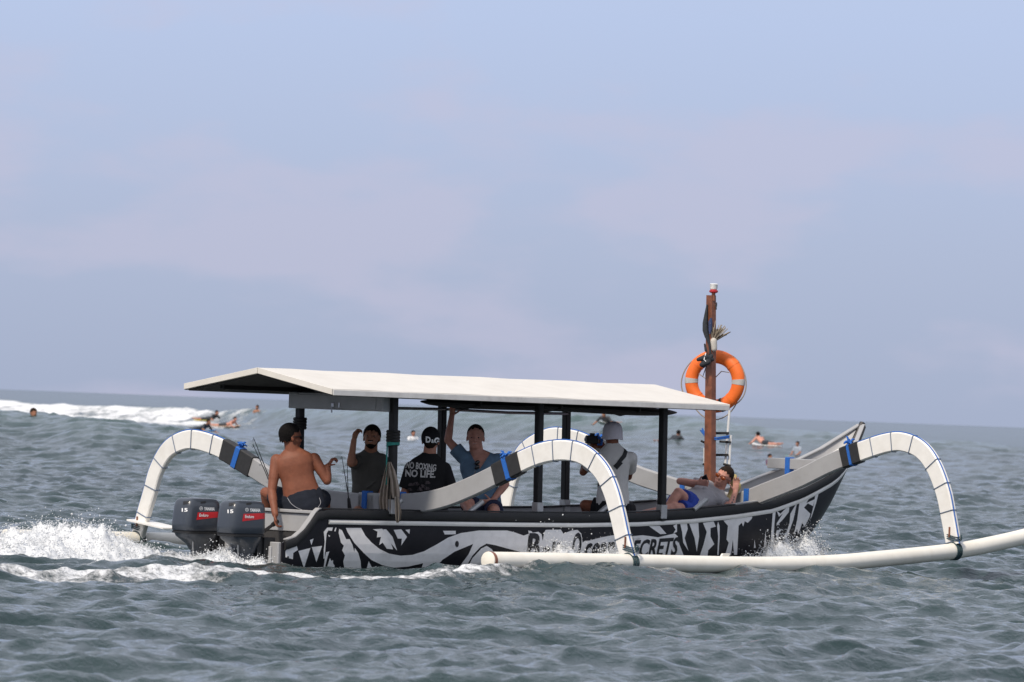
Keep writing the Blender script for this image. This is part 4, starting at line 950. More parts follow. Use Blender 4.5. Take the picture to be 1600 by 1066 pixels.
def person(label, J, f, up, skin_m, group='people riding in the boat', voxel=.0062, k=1.10, jaw=1.0, base=None, hands={}, arms_r=(.047, .038, .028), legs=True, torso_w=1.0, belly=0.0):
    o = thing('person', base or J['pelvis'] - Vector((0, 0, .1)), label, 'person', group)
    P, H = head_prims(J['head'], f, up, k, jaw)
    side = (J['sha'] - J['shb']).normalized(); tw_ = torso_w
    P += torso_prims(J, side, 0.0, tw_, belly)
    P.append(limb(J['neck'] - (J['head'] - J['neck']).normalized() * .03, J['head'] - up.normalized() * .03 * k, .068 * k, .058 * k))
    for q in SIDES:
        sh, el, wr = J['sh' + q], J['el' + q], J['wr' + q]
        P.append(limb(sh, el, arms_r[0] * 1.12, arms_r[1])); P.append(limb(el, wr, arms_r[1] * 1.02, arms_r[2]))
        m_ = el.lerp(wr, .28); P.append(limb(el.lerp(wr, .1), el.lerp(wr, .4), arms_r[1] * 1.03, arms_r[1] * .98)); P.append(limb(sh.lerp(el, .25), sh.lerp(el, .6), arms_r[0] * 1.05, arms_r[0] * .98))
        hd = hands.get(q, {}); d = hd.get('d', (wr - el).normalized()); P += hand(wr, Vector(d), Vector(hd.get('s', (1, 0, 0) if q == 'a' else (-1, 0, 0))), hd.get('curl', .5), hd.get('k', 1.0), hd.get('t', 1), hd.get('spread', .0))
        if legs and 'hip' + q in J:
            hi, kn_, an = J['hip' + q], J['kn' + q], J['an' + q]
            P.append(limb(hi, kn_, .083, .058)); P.append(limb(kn_, an, .056, .037)); P.append(limb(kn_.lerp(an, .12), kn_.lerp(an, .45), .056, .052))
            fd = J.get('ft' + q, Vector((0, -.2, -.02))); P.append(limb(an - fd.normalized() * .04 + Vector((0, 0, -.02)), an + fd, (.034, .034), (.042, .018), Vector((1, 0, 0))))
    fuse('body', P, voxel, skin_m, o, smooth=4)
    return o, H, side
TP_T = [-.16, -.08, .0, .14, .30, .45, .60, .74, .85, .93, 1.0, 1.06]
TP_A = [.10, .145, .166, .164, .152, .147, .158, .172, .168, .138, .085, .055]
TP_B = [.07, .105, .118, .112, .102, .100, .108, .116, .110, .090, .066, .052]
def torso_prims(J, side, gr, tw_, belly, low=True):
    """one smooth barrel along the spine, then shoulders"""
    pe, ch, ne = J['pelvis'], J['chest'], J['neck']; P0 = pe + (pe - ch) * .4; path = smooth_path([P0, pe, ch, ne, ne + (ne - ch) * .2], 12); L = [0.0]
    for p_, q_ in zip(path[:-1], path[1:]): L.append(L[-1] + (q_ - p_).length)
    i0 = 12; i1 = 36; rings = []
    for t in np.linspace(-.16, 1.06, 26):
        l_ = L[i0] + t * (L[i1] - L[i0]); k_ = min(max(int(np.searchsorted(L, l_)) - 1, 0), len(path) - 2); fr = (l_ - L[k_]) / max(L[k_ + 1] - L[k_], 1e-6); c = path[k_].lerp(path[k_ + 1], fr); d = (path[k_ + 1] - path[k_]).normalized()
        a_ = (side - d * side.dot(d)).normalized(); b_ = d.cross(a_); ra_ = float(np.interp(t, TP_T, TP_A)) * tw_ + gr; rb_ = float(np.interp(t, TP_T, TP_B)) + gr + belly * max(0, 1 - abs(t - .3) / .5)
        rings.append([c + a_ * (math.copysign(abs(math.cos(p)) ** .85, math.cos(p)) * ra_) + b_ * (math.copysign(abs(math.sin(p)) ** .85, math.sin(p)) * rb_) for p in np.linspace(0, 2 * math.pi, 28, endpoint=False)])
    P = [loft(rings)]; m_ = (J['sha'] + J['shb']) / 2
    for q in SIDES:
        sh = J['sh' + q]; P.append(limb(sh.lerp(m_, .10), ch.lerp(m_, .45), .060 + gr, .088 + gr)); P.append(limb(sh.lerp(m_, .16) + Vector((0, 0, -.004)), ne.lerp(m_, .35), .052 + gr * .8, .050 + gr * .4)); P.append(limb(sh.lerp(m_, .22), ne + (J['head'] - ne) * .16, .046 + gr * .5, .050 + gr * .2))
    return P
def shirt(o, J, side, m, sleeve=.55, tw_=1.0, belly=0.0, arms=.047, cut=None, gr=.015):
    P = torso_prims(J, side, gr, tw_, belly); pe = J['pelvis']; d = (pe - J['chest']).normalized()
    P.append(limb(pe, pe + d * .07, (.172 * tw_ + gr, .118 + gr + belly), (.178 * tw_ + gr, .124 + gr + belly), side, flat1=True))
    for q in SIDES:
        sh, el = J['sh' + q], J['el' + q]; e = sh.lerp(el, sleeve); P.append(limb(sh, e, arms * 1.2 + gr, arms * 1.12 + gr * 1.5, flat1=True))
    # folds
    for i in range(6):
        t = random.uniform(.05, .9); q = pe.lerp(J['chest'], t); fw = side.cross(J['neck'] - pe).normalized() * random.choice((-1, 1)); x = random.uniform(-.10, .10)
        P.append(limb(q + side * x + fw * (.108 + gr + belly * .8), q + side * (x + random.uniform(-.09, .09)) + fw * (.104 + gr + belly * .8) + (J['chest'] - pe).normalized() * random.uniform(.05, .12), .012, .006, None, 8))
    return fuse('shirt', P, .0075, m, o, smooth=3, cut=cut)
def shorts(o, J, side, m, length=.62, gr=.016, name='shorts', tw_=1.0):
    P = [limb(J['pelvis'] + (J['chest'] - J['pelvis']).normalized() * .03, J['pelvis'] + (J['pelvis'] - J['chest']).normalized() * .06, (.172 * tw_ + gr, .13 + gr), (.178 * tw_ + gr, .135 + gr), side)]
    for q in SIDES: P.append(limb(J['hip' + q], J['hip' + q].lerp(J['kn' + q], length), .092 + gr, .075 + gr * 1.8, flat1=True))
    return fuse(name, P, .008, m, o, smooth=3)
def J_(Y, d, **kw):
    o = {}
    for k, v in d.items(): o[k] = at(v[0], v[1], Y + (v[2] if len(v) > 2 else 0.0))
    return o

# helmsman: bare back, left hand on the tiller, right hand raised
J = J_(53.92, dict(head=(454, 683), neck=(457, 704), chest=(463, 738), pelvis=(474, 782), sha=(432, 719), shb=(491, 717, .03), ela=(424.5, 768, -.08), wra=(430, 804, -.22), elb=(511, 751, .0), wrb=(512, 729, .03),
                    hipa=(456, 783, .06), hipb=(491, 784, .06), kna=(415, 770, .30), knb=(508, 778, .42), ana=(421, 815, .50), anb=(508, 830, .50)))
J['fta'] = J['ftb'] = Vector((.05, .2, -.03))
p, H, sd = person('shirtless man sitting on the stern with one hand on the motor tiller', J, Vector((.86, .42, .02)), Vector((.02, 0, 1)), SK_DARK, belly=.02, torso_w=1.17, k=1.19,
    hands={'a': dict(d=(.10, -.10, -1), s=(-.2, -1, -.2), curl=.75, t=-1), 'b': dict(d=(.45, -.1, .75), s=(.3, -.9, 0), curl=1.3)}, arms_r=(.056, .046, .033))
shorts(p, J, sd, cloth('dark_navy_shorts', (.016, .019, .028)), .7, tw_=1.17)
hair_cap(p, H, M_HAIR, size=1.04, back=-.046, side=.03, brow=.065); face_details(p, H, M_RAIL)
for q, xs in (('a', -1), ('b', 1)):
    g = Geo(); c0 = J['pelvis']; P = [at(x, y, 53.92 + dz) for x, y, dz in (((449, 778, -.11), (455, 787, -.145), (463, 793, -.16), (472, 797, -.165)) if xs < 0 else ((499, 778, -.11), (501, 786, -.13), (497, 793, -.15)))]
    g.add(*tube(smooth_path(P, 4), .003, 6)); g.build('shorts_piping', mat('grey_piping', (.3, .3, .32), .8), p)

# waving man with beard
J = J_(55.3, dict(head=(581, 684, -.06), neck=(579, 708), chest=(575, 740), pelvis=(574, 795), sha=(559, 719), shb=(597, 719), ela=(548, 724, -.26), wra=(553, 688, -.24), elb=(603, 760, -.03), wrb=(588, 785, -.20),
                   hipa=(563, 797, -.05), hipb=(588, 797, -.05), kna=(560, 800, -.45), knb=(598, 800, -.45), ana=(560, 850, -.48), anb=(598, 850, -.48)))
p, H, sd = person('bearded man in a charcoal T-shirt waving with a raised hand', J, Vector((-.10, -1, .22)), Vector((.02, .22, 1)), SK_TAN, hands={'a': dict(d=(.30, .15, 1), s=(-.6, -.8, 0), curl=1.0), 'b': dict(d=(-1, -.3, 0), curl=.5)}, arms_r=(.05, .041, .03))
shirt(p, J, sd, cloth('charcoal_olive_tshirt', (.075, .072, .064)), .62, belly=.01); shorts(p, J, sd, cloth('dark_shorts', (.02, .02, .022)))
hair_cap(p, H, M_HAIR, 'cap', size=1.12, brow=.040, back=-.065, side=.02); face_details(p, H, None, 'smile')
c, f, up, s, k = H
fuse('beard', [ellipsoid(c + f * .052 + up * -.100, s * .044, f * .046, up * .028), limb(c + f * .052 + up * -.095 + s * .04, c + f * .02 + up * -.055 + s * .066, .012, .009), limb(c + f * .052 + up * -.095 - s * .04, c + f * .02 + up * -.055 - s * .066, .012, .009), limb(c + f * .101 + up * -.052 + s * .026, c + f * .101 + up * -.052 - s * .026, .0065, .0065)], .005, M_HAIR, p, smooth=2)

# man in printed black shirt, back turned
J = J_(54.75, dict(head=(673, 689), neck=(671, 713), chest=(668, 746), pelvis=(666, 797), sha=(643, 732), shb=(694, 733), ela=(632, 772, .02), wra=(645, 795, .20), elb=(705, 770, .04), wrb=(690, 778, .26),
                   hipa=(652, 798, .05), hipb=(680, 798, .05), kna=(645, 800, .45), knb=(690, 800, .45), ana=(645, 850, .5), anb=(690, 850, .5)))
J['fta'] = J['ftb'] = Vector((0, .2, -.03))
p, H, sd = person('man with his back turned in a printed black T-shirt and black cap', J, Vector((.12, 1, -.05)), Vector((0, .03, 1)), SK_MID, torso_w=1.12, belly=.015, hands={'a': dict(d=(.4, 1, 0)), 'b': dict(d=(-.4, 1, 0))}, arms_r=(.052, .043, .031))
sh_ = shirt(p, J, sd, cloth('black_printed_tshirt', (.010, .010, .011)), .78, 1.12, .015, .052); shorts(p, J, sd, cloth('dark_shorts', (.02, .02, .022)))
hair_cap(p, H, M_BROWNH, size=1.05, brow=.05, back=-.085, side=-.03)
cp = hair_cap(p, H, cloth('black_cap_cloth', (.010, .010, .012)), 'cap', size=1.16, brow=.025, back=-.030, side=.0)
bv = bvh_of(sh_)
tr = text_tris('NO BOXING', 634, 681, 721, 731.5, .8, 5.0, .03) + text_tris('NO LIFE.', 633, 680, 733.5, 745, .8, 2.0, .035)
tag(paint('shirt_lettering', tr, bv, mat('worn_white_print', (.42, .41, .40), .8, .35, 60), sh_, .003, 3), kind='stuff')
tr = []
for x, y, r_ in ((642, 757, 4), (650, 756, 5), (660, 760, 5), (668, 754, 4), (656, 765, 4), (640, 765, 4), (667, 763, 4)):
    tr += poly_tris([(x + r_ * (1 + .35 * math.sin(3 * t)) * math.cos(t), y + r_ * .8 * (1 + .3 * math.cos(2 * t)) * math.sin(t)) for t in np.linspace(0, 6.1, 14)])
tag(paint('shirt_print', tr, bv, mat('faded_print', (.055, .042, .045), .85, .5, 50), sh_, .002, 4), kind='stuff')
bv = bvh_of(cp)
tag(paint('cap_lettering', text_tris('D', 665.5, 673, 682, 691.5, 0, .5, .05) + text_tris('&', 673.8, 678, 686.5, 692, 0, 0, .03) + text_tris('G', 678, 686, 683.5, 694, 0, .5, .05), bv, M_DECAL, cp, .004, 2), kind='stuff')

# man in blue V-neck holding the roof
J = J_(55.85, dict(head=(743, 684), neck=(745, 710), chest=(750, 745), pelvis=(756, 793), sha=(724, 715), shb=(780, 719), ela=(700, 688, .03), wra=(706, 650, .05), elb=(790, 757, -.04), wrb=(768, 784, -.16),
                   hipa=(745, 795, -.06), hipb=(770, 795, -.06), kna=(725, 783, -.42), knb=(772, 798, -.40), ana=(735, 803, -.80), anb=(762, 835, -.55)))
J['fta'] = Vector((.02, -.12, .05))
p, H, sd = person('man in a blue V-neck T-shirt holding on to the roof frame with a raised arm', J, Vector((-.03, -1, .04)), Vector((0, .04, 1)), SK_FAIR, k=1.17, jaw=1.25, torso_w=1.08, belly=.02, hands={'a': dict(d=(.05, -.1, 1), s=(.8, -.5, 0), curl=.7), 'b': dict(d=(-.9, -.4, -.15), s=(0, -.5, 1), curl=.5)}, arms_r=(.050, .041, .030))
_vn = at(748, 731, 55.85)
def vcut(co):
    dz = co[:, 2] - _vn.z; dx = np.abs(co[:, 0] - _vn.x - .01); return ~((dz > 0) & (dx < dz * .62 + .004) & (co[:, 1] < 55.86))
sh_ = shirt(p, J, sd, cloth('steel_blue_tshirt', (.115, .185, .265), .18), .55, 1.08, .02, .050, cut=vcut); shorts(p, J, sd, cloth('navy_striped_shorts', (.03, .035, .07)))
for i in range(4):
    g = Geo(); a = J['hipb'] + Vector((.035 + .018 * i, -.11, .03)); g.add(*tube([a, a + Vector((-.02, -.08, -.01)), a + Vector((-.015, -.12, -.06))], .005, 6)); g.build('shorts_stripe', M_DECAL, p)
hair_cap(p, H, M_BROWNH, size=1.04, brow=.080, back=-.05, side=.03); face_details(p, H, None, 'smile')
for q in (-1, 1):
    g = Geo(); g.add(*ellipsoid(at(743.5 + 2, 726 + (4 if q > 0 else -3), 55.85 - .155), Vector((.028, 0, .01)), Vector((0, .008, 0)), Vector((0, 0, .024)), 12, 8)); g.build('hung_sunglass_lens', M_LENS, p)
g = Geo(); g.add(*tube([at(743, 736, 55.70), at(741, 742, 55.69), at(745, 747, 55.69)], .006, 6)); g.build('hung_sunglass_arm', M_LENS, p)

# photographer in white shirt and bucket hat
J = J_(56.75, dict(head=(957, 679), neck=(957, 698), chest=(958, 738), pelvis=(957, 792), sha=(930, 717), shb=(986, 716), ela=(911, 738, .16), wra=(921, 706, .34), elb=(982, 745, .26), wrb=(944, 700, .40),
                   hipa=(945, 795, .05), hipb=(972, 795, .05), kna=(914, 789, .10), knb=(985, 798, .40), ana=(918, 803, .32), anb=(975, 815, .42)))
J['fta'] = Vector((.12, .1, -.02)); J['ftb'] = Vector((0, .2, -.03))
p, H, sd = person('photographer with his back turned in white T-shirt and pale bucket hat', J, Vector((-.32, .95, 0)), Vector((0, 0, 1)), SK_DARK, hands={'a': dict(d=(.5, .3, .8), curl=.7), 'b': dict(d=(-.6, .2, .7), curl=.7)}, arms_r=(.048, .04, .029))
sh_ = shirt(p, J, sd, cloth('off_white_tshirt', (.56, .54, .52), .06), .62, 1.0); shorts(p, J, sd, cloth('black_shorts', (.012, .012, .014)))
c, f, up, s, k = H
hat = []
for z, a in ((-.050, .104), (-.048, .108), (-.02, .106), (.02, .103), (.055, .099), (.082, .091), (.105, .076), (.120, .052), (.128, .018)):
    hat.append([c + up * z * 1.08 + s * (a * 1.04 * math.cos(t)) + f * (a * 1.16 * math.sin(t) - .004) + up * (.006 * math.sin(3 * t) if z < 0 else 0) for t in np.linspace(0, 2 * math.pi, 26, endpoint=False)])
mk('bucket_hat', *loft(hat, True, False, True), cloth('pale_lilac_hat', (.62, .58, .63), .06), p)
bv = bvh_of(sh_)
paint('shoulder_strap', poly_tris([(974, 698), (981, 703), (978, 714), (971, 722), (966, 729), (961, 726), (966, 719), (972, 711), (975, 704)]) + poly_tris([(967, 719), (973, 724), (964, 734), (958, 728)]), bv, mat('black_webbing', (.01, .01, .011), .7), p, .006, 3)
paint('strap_end', poly_tris([(938, 752), (942, 756), (932, 762), (930, 760)]), bv, mat('black_webbing', (.01, .01, .011), .7), p, .006, 3)
cm = thing('camera', at(924, 692, 57.1), 'black camera with a blue strap held up by the photographer', 'camera')
cc = at(925, 687, 57.12)
g = Geo(); g.add(*box(cc, Vector((.065, .02, 0)), Vector((-.012, .035, 0)), Vector((0, 0, .045)), .012)); g.build('camera_body', M_RAIL, cm)
g = Geo(); g.add(*tube([cc + Vector((-.01, .03, 0)), cc + Vector((-.05, .16, 0))], .035, 14)); g.build('camera_lens', M_LENS, cm)
g = Geo(); g.add(*box(cc + Vector((0, 0, .055)), Vector((.025, .008, 0)), Vector((-.005, .02, 0)), Vector((0, 0, .015)), .005)); g.build('viewfinder_hump', M_RAIL, cm)
g = Geo(); g.add(*tube([cc + Vector((.06, -.02, .03)), cc + Vector((.11, -.04, .0)), cc + Vector((.10, -.05, -.05)), cc + Vector((.06, -.04, -.05))], [.012, .016, .014, .012], 6)); g.build('camera_strap', M_BLUE, cm)

# man lying back in the bow with a phone
J = J_(58.2, dict(head=(1131, 746, -.05), neck=(1121, 767, -.02), chest=(1105, 776, -.03), pelvis=(1071, 789, -.25), sha=(1106, 760, .10), shb=(1133, 787, -.14), ela=(1062, 752, -.02), wra=(1090, 754, -.15), elb=(1141, 793, -.30), wrb=(1149, 769, -.16),
                   hipa=(1074, 787, -.22), hipb=(1074, 797, -.32), kna=(1060, 770, -.58), knb=(1052, 794, -.70), ana=(1036, 803, -.72), anb=(1003, 803, -.95)))
J['fta'] = Vector((-.16, -.06, 0)); J['ftb'] = Vector((-.16, -.06, 0))
fd = Vector((-.38, -.86, .10)); ud = Vector((.42, -.12, .86))
p, H, sd = person('sunburnt man lying back in the bow with amber sunglasses and a phone', J, fd, ud, SK_FAIR, hands={'a': dict(d=(.85, -.4, .0), s=(0, -.3, 1), curl=.55), 'b': dict(d=(.05, .2, 1), s=(-.8, -.3, 0), curl=.35, spread=.15)}, arms_r=(.046, .038, .028), base=B(5.2, .1, .2))
sh_ = shirt(p, J, sd, cloth('pale_grey_tshirt', (.32, .31, .32), .08), .5); shorts(p, J, sd, cloth('royal_blue_shorts', (.03, .06, .30), .15), .55)
hair_cap(p, H, M_BROWNH, size=1.05, brow=.06, back=-.05, side=.03); face_details(p, H, mat('tan_frame', (.10, .03, .01), .4), 'plain', mat('amber_lens', (.24, .05, .008), .15))
bv = bvh_of([q for q in p.children if q.name.startswith('body')][0]); tr = []
random.seed(21)
for x, y in ((1144, 785), (1146, 781), (1142, 790), (1147, 777), (1143, 793)):
    tr += poly_tris([(x + 1.1 * (1 + .5 * math.sin(2.3 * t + x)) * math.cos(t), y + 1.5 * math.sin(t)) for t in np.linspace(0, 6, 9)])
tag(paint('tattoo', tr, bv, mat('tattoo_ink', (.085, .06, .06), .5), p, .002, 2), kind='stuff')
ph = thing('phone', at(1098, 757, 57.98), 'black phone held in the lying man\'s hand', 'phone')
g = Geo(); pc = at(1102, 750, 58.03); g.add(*box(pc, Vector((.026, -.010, .019)), Vector((.018, .007, -.047)) * 1.0, Vector((.002, .005, .002)), .004)); g.build('phone_body', M_LENS, ph)
g = Geo(); g.add(*box(pc - Vector((.0028, .0068, .0028)), Vector((.023, -.009, .0168)), Vector((.0155, .006, -.041)), Vector((.0006, .0014, .0006)))); g.build('phone_screen', mat('dark_screen_glass', (.01, .01, .014), .05), ph)
sc_ = thing('blonde_towel', at(1150, 776, 58.3), 'bunched pale yellow cloth behind the head of the lying man', 'cloth')
fuse('cloth_body', [limb(at(1144, 748, 58.32), at(1150, 760, 58.30), .045, .06), limb(at(1150, 760, 58.30), at(1143, 776, 58.26), .06, .05), limb(at(1148, 745, 58.34), at(1143, 744, 58.36), .03, .025), limb(at(1139, 779, 58.22), at(1133, 783, 58.18), .04, .03)], .009, cloth('pale_yellow_cloth', (.42, .33, .15), .25), sc_, smooth=2)

# ------------------------------------------------------------------ surfers out by the breaking wave
M_WET = mat('dark_wetsuit', (.018, .022, .028), .6, .2, 20); M_BWHITE = mat('white_surfboard', (.72, .72, .70), .3, .04, 5); M_BYEL = mat('yellow_surfboard', (.58, .50, .10), .3, .05, 5); M_BBLUE = mat('blue_surfboard', (.03, .20, .50), .3, .05, 5)
M_BSAND = mat('sand_surfboard', (.62, .46, .36), .3, .05, 5); M_BGRN = mat('green_surfboard', (.05, .36, .18), .3, .05, 5)
def board(o, c, d, L=2.0, W=.27, m=None, tilt=0.0):
    d = d.normalized(); s = d.cross(Vector((0, 0, 1))).normalized(); r = []
    for k in range(15):
        t = k / 14; a = W * max(1 - abs(2 * t - .92) ** 2.6, .01) ** .55 if t < .98 else W * .1; q = c + d * (L * (t - .5)) + Vector((0, 0, .22 * max(t - .62, 0) ** 1.6 * 2 + tilt * (t - .5)))
        r.append([q + s * (a * math.cos(p)) + Vector((0, 0, .032 * math.sin(p) * min(1, a / .08))) for p in np.linspace(0, 2 * math.pi, 12, endpoint=False)])
    return mk('surfboard', *loft(r), m, o)
def surfer(label, px, py, pose, d=Vector((-1, .2, 0)), suit=None, sk=SK_MID, brd=None, hair=M_HAIR, scale=1.0, lift=0.0, tilt=0.0):
    w = sea_hit(px, py); w.z += lift; o = thing('surfer', w, label, 'surfer', 'surfers waiting by the wave'); d = d.normalized(); s = d.cross(Vector((0, 0, 1))).normalized(); Zv = Vector((0, 0, 1)); k = scale
    L = lambda a, b, c: w + (d * a + s * b + Zv * c) * k
    if pose == 'head':
        hc = L(0, 0, .17); P, H = head_prims(hc, d, Zv, 1.05 * k); P += [limb(L(-.02, 0, -.02), L(0, 0, .12), .06 * k, .055 * k), limb(L(-.02, .19, -.07), L(-.02, -.19, -.07), .085 * k, .085 * k), limb(L(-.02, 0, -.4), L(-.02, 0, -.05), (.16 * k, .1 * k), (.15 * k, .09 * k), s)]
        fuse('body', P, .014, sk, o, smooth=2); hair_cap(o, H, hair, size=1.08)
        if suit: fuse('rash_vest', [limb(L(-.02, 0, -.4), L(-.02, 0, -.06), (.18 * k, .125 * k), (.15 * k, .10 * k), s), limb(L(-.02, .19, -.07), L(-.02, -.19, -.07), .098 * k, .098 * k)], .016, suit, o, smooth=2)
    elif pose == 'sit':
        hc = L(.02, 0, .66); P, H = head_prims(hc, d, Zv, 1.05 * k); P += [limb(L(0, 0, 0), L(0, 0, .22), (.15 * k, .10 * k), (.14 * k, .095 * k), s), limb(L(0, 0, .22), L(0, 0, .42), (.15 * k, .1 * k), (.165 * k, .1 * k), s), limb(L(0, .17, .46), L(0, -.17, .46), .065 * k, .065 * k), limb(L(0, 0, .46), L(.01, 0, .6), .058 * k, .054 * k)]
        for q in (-1, 1): P += [limb(L(0, q * .19, .45), L(.10, q * .25, .22), .052 * k, .042 * k), limb(L(.10, q * .25, .22), L(.30, q * .16, .10), .042 * k, .03 * k), limb(L(0, q * .1, 0), L(.34, q * .24, -.02), .08 * k, .06 * k), limb(L(.34, q * .24, -.02), L(.36, q * .26, -.4), .055 * k, .04 * k)] + hand(L(.30, q * .16, .10), d, s * q, .4, k)
        fuse('body', P, .014, sk, o, smooth=2); hair_cap(o, H, hair, size=1.08)
        if suit: fuse('rash_vest', [limb(L(0, 0, -.02), L(0, 0, .22), (.165 * k, .115 * k), (.155 * k, .11 * k), s), limb(L(0, 0, .22), L(0, 0, .43), (.165 * k, .115 * k), (.175 * k, .11 * k), s), limb(L(0, .17, .455), L(0, -.17, .455), .076 * k, .076 * k)] + [limb(L(0, q * .19, .45), L(.06, q * .22, .32), .064 * k, .058 * k) for q in (-1, 1)], .016, suit, o, smooth=2)
    else:                               # prone, chest lifted, paddling
        hc = L(.62, 0, .50); P, H = head_prims(hc, (d + Zv * .1), Zv, 1.05 * k); P += [limb(L(-.05, 0, .16), L(.25, 0, .20), (.15 * k, .1 * k), (.15 * k, .1 * k), s), limb(L(.25, 0, .20), L(.48, 0, .32), (.155 * k, .1 * k), (.17 * k, .1 * k), s), limb(L(.5, .17, .35), L(.5, -.17, .35), .065 * k, .065 * k), limb(L(.5, 0, .35), L(.60, 0, .46), .058 * k, .054 * k)]
        for q in (-1, 1): P += [limb(L(.5, q * .19, .34), L(.55, q * .36, .16), .052 * k, .042 * k), limb(L(.55, q * .36, .16), L(.80, q * .40, .03), .042 * k, .03 * k), limb(L(-.05, q * .09, .15), L(-.48, q * .11, .13), .082 * k, .06 * k), limb(L(-.48, q * .11, .13), L(-.90, q * .10, .14), .057 * k, .04 * k), limb(L(-.90, q * .10, .14), L(-1.06, q * .10, .18), .04 * k, .028 * k)] + hand(L(.80, q * .40, .03), d, -s * q, .3, k)
        fuse('body', P, .014, sk, o, smooth=2); hair_cap(o, H, hair, size=1.08)
        fuse('shorts', [limb(L(-.06, 0, .16), L(.12, 0, .18), (.168 * k, .115 * k), (.158 * k, .11 * k), s)] + [limb(L(-.05, q * .09, .15), L(-.36, q * .11, .14), .098 * k, .085 * k, flat1=True) for q in (-1, 1)], .016, M_WET, o, smooth=2)
        if suit: fuse('rash_vest', [limb(L(.0, 0, .17), L(.25, 0, .20), (.165 * k, .115 * k), (.165 * k, .115 * k), s), limb(L(.25, 0, .20), L(.48, 0, .32), (.17 * k, .115 * k), (.18 * k, .11 * k), s), limb(L(.5, .17, .345), L(.5, -.17, .345), .077 * k, .077 * k)] + [limb(L(.5, q * .19, .34), L(.54, q * .32, .2), .064 * k, .056 * k) for q in (-1, 1)], .016, suit, o, smooth=2)
    if brd: board(o, L(.05 if pose == 'prone' else -.1, 0, .05 if pose == 'prone' else -.05), d, 2.0 * k, .27 * k, brd, tilt)
    return o
surfer('swimmer with only a brown head above the smooth swell', 52, 657, 'head', Vector((.6, -1, 0)), None, SK_TAN, None, M_BROWNH)
surfer('surfer in dark vest lying on a yellow board at the edge of the white water', 325, 659, 'prone', Vector((.75, -.6, 0)), M_WET, SK_MID, M_BYEL)
surfer('bare-shouldered surfer low on a sand-coloured board by the white water', 352, 668, 'prone', Vector((.9, -.45, 0)), None, SK_FAIR, M_BSAND, M_HAIR, .9)
surfer('surfer in a black cap on a blue board just above the far white arch', 308, 676, 'prone', Vector((.8, -.5, 0)), M_WET, SK_TAN, M_BBLUE)
surfer('distant surfer sitting upright on the far side of the white water', 402, 642, 'sit', Vector((-.5, -.8, 0)), None, SK_TAN, M_BWHITE, lift=-.48)
surfer('surfer in a white rash vest sitting between the roof posts', 645, 690, 'sit', Vector((.5, -.9, 0)), mat('white_rash_vest', (.66, .66, .67), .7), SK_MID, M_BWHITE, lift=-.32)
surfer('dark-suited surfer paddling up the green wave with a white board nose', 952, 663, 'prone', Vector((-.42, -.9, 0)), M_WET, SK_TAN, M_BWHITE, tilt=.1, lift=-.08)
surfer('surfer in a dark suit paddling behind the foremost roof post', 1047, 692, 'prone', Vector((.55, .8, 0)), M_WET, SK_MID, M_BSAND, lift=-.1)
surfer('bare-backed surfer paddling away over the wave beyond the mast', 1197, 695, 'prone', Vector((-.55, .83, 0)), None, SK_FAIR, M_BWHITE, scale=.95, lift=-.1)
surfer('surfer in a pale grey vest with a green board behind the bow', 1246, 706, 'sit', Vector((-.6, -.7, 0)), mat('pale_grey_vest', (.30, .34, .40), .7), SK_MID, M_BGRN, M_HAIR, .8, lift=-.22)
surfer('surfer in a plum-coloured vest behind the bow thwart', 1202, 727, 'sit', Vector((.7, -.6, 0)), mat('plum_vest', (.10, .035, .075), .7), SK_TAN, None, M_HAIR, .75, lift=-.2)

# ------------------------------------------------------------------ spray and heaped foam
M_FOAM = mat('white_sea_foam', (.64, .655, .67), .85, .12, 3.0, .8, 24, sss=.0)
def droplets(name, blobs, label=None):
    """blobs: (centre, spread vectors, count, rmin, rmax); little faceted drops, joined: nobody could count them"""
    V0 = np.array([(1, 0, 0), (-1, 0, 0), (0, 1, 0), (0, -1, 0), (0, 0, 1), (0, 0, -1)], float); F0 = np.array([(0, 2, 4), (2, 1, 4), (1, 3, 4), (3, 0, 4), (2, 0, 5), (1, 2, 5), (3, 1, 5), (0, 3, 5)])
    C = []; Rr = []
    for pts, r0, r1 in blobs: C.append(pts); Rr.append(r0 + (r1 - r0) * RNG.random(len(pts)) ** 3)
    C = np.concatenate(C); Rr = np.concatenate(Rr); n = len(C)
    st_ = 1 + RNG.random((n, 1, 3)) * .9
    Vv = (V0[None] * st_ * Rr[:, None, None] + C[:, None, :]).reshape(-1, 3); Ff = (F0[None] + (np.arange(n) * 6)[:, None, None]).reshape(-1, 3)
    me = bpy.data.meshes.new(name); me.vertices.add(len(Vv)); me.vertices.foreach_set('co', Vv.ravel()); me.loops.add(len(Ff) * 3); me.loops.foreach_set('vertex_index', Ff.ravel().astype(np.int32))
    me.polygons.add(len(Ff)); me.polygons.foreach_set('loop_start', np.arange(0, len(Ff) * 3, 3, dtype=np.int32)); me.polygons.foreach_set('use_smooth', np.ones(len(Ff), bool)); me.update(); me.validate(); me.materials.append(M_FOAM)
    ob = bpy.data.objects.new(name, me); COL.objects.link(ob); return tag(ob, label, 'spray', kind='stuff')
def bpts(u, v, w): return np.stack([BO.x + u * U.x + v * V.x, BO.y + u * U.y + v * V.y, w], -1)
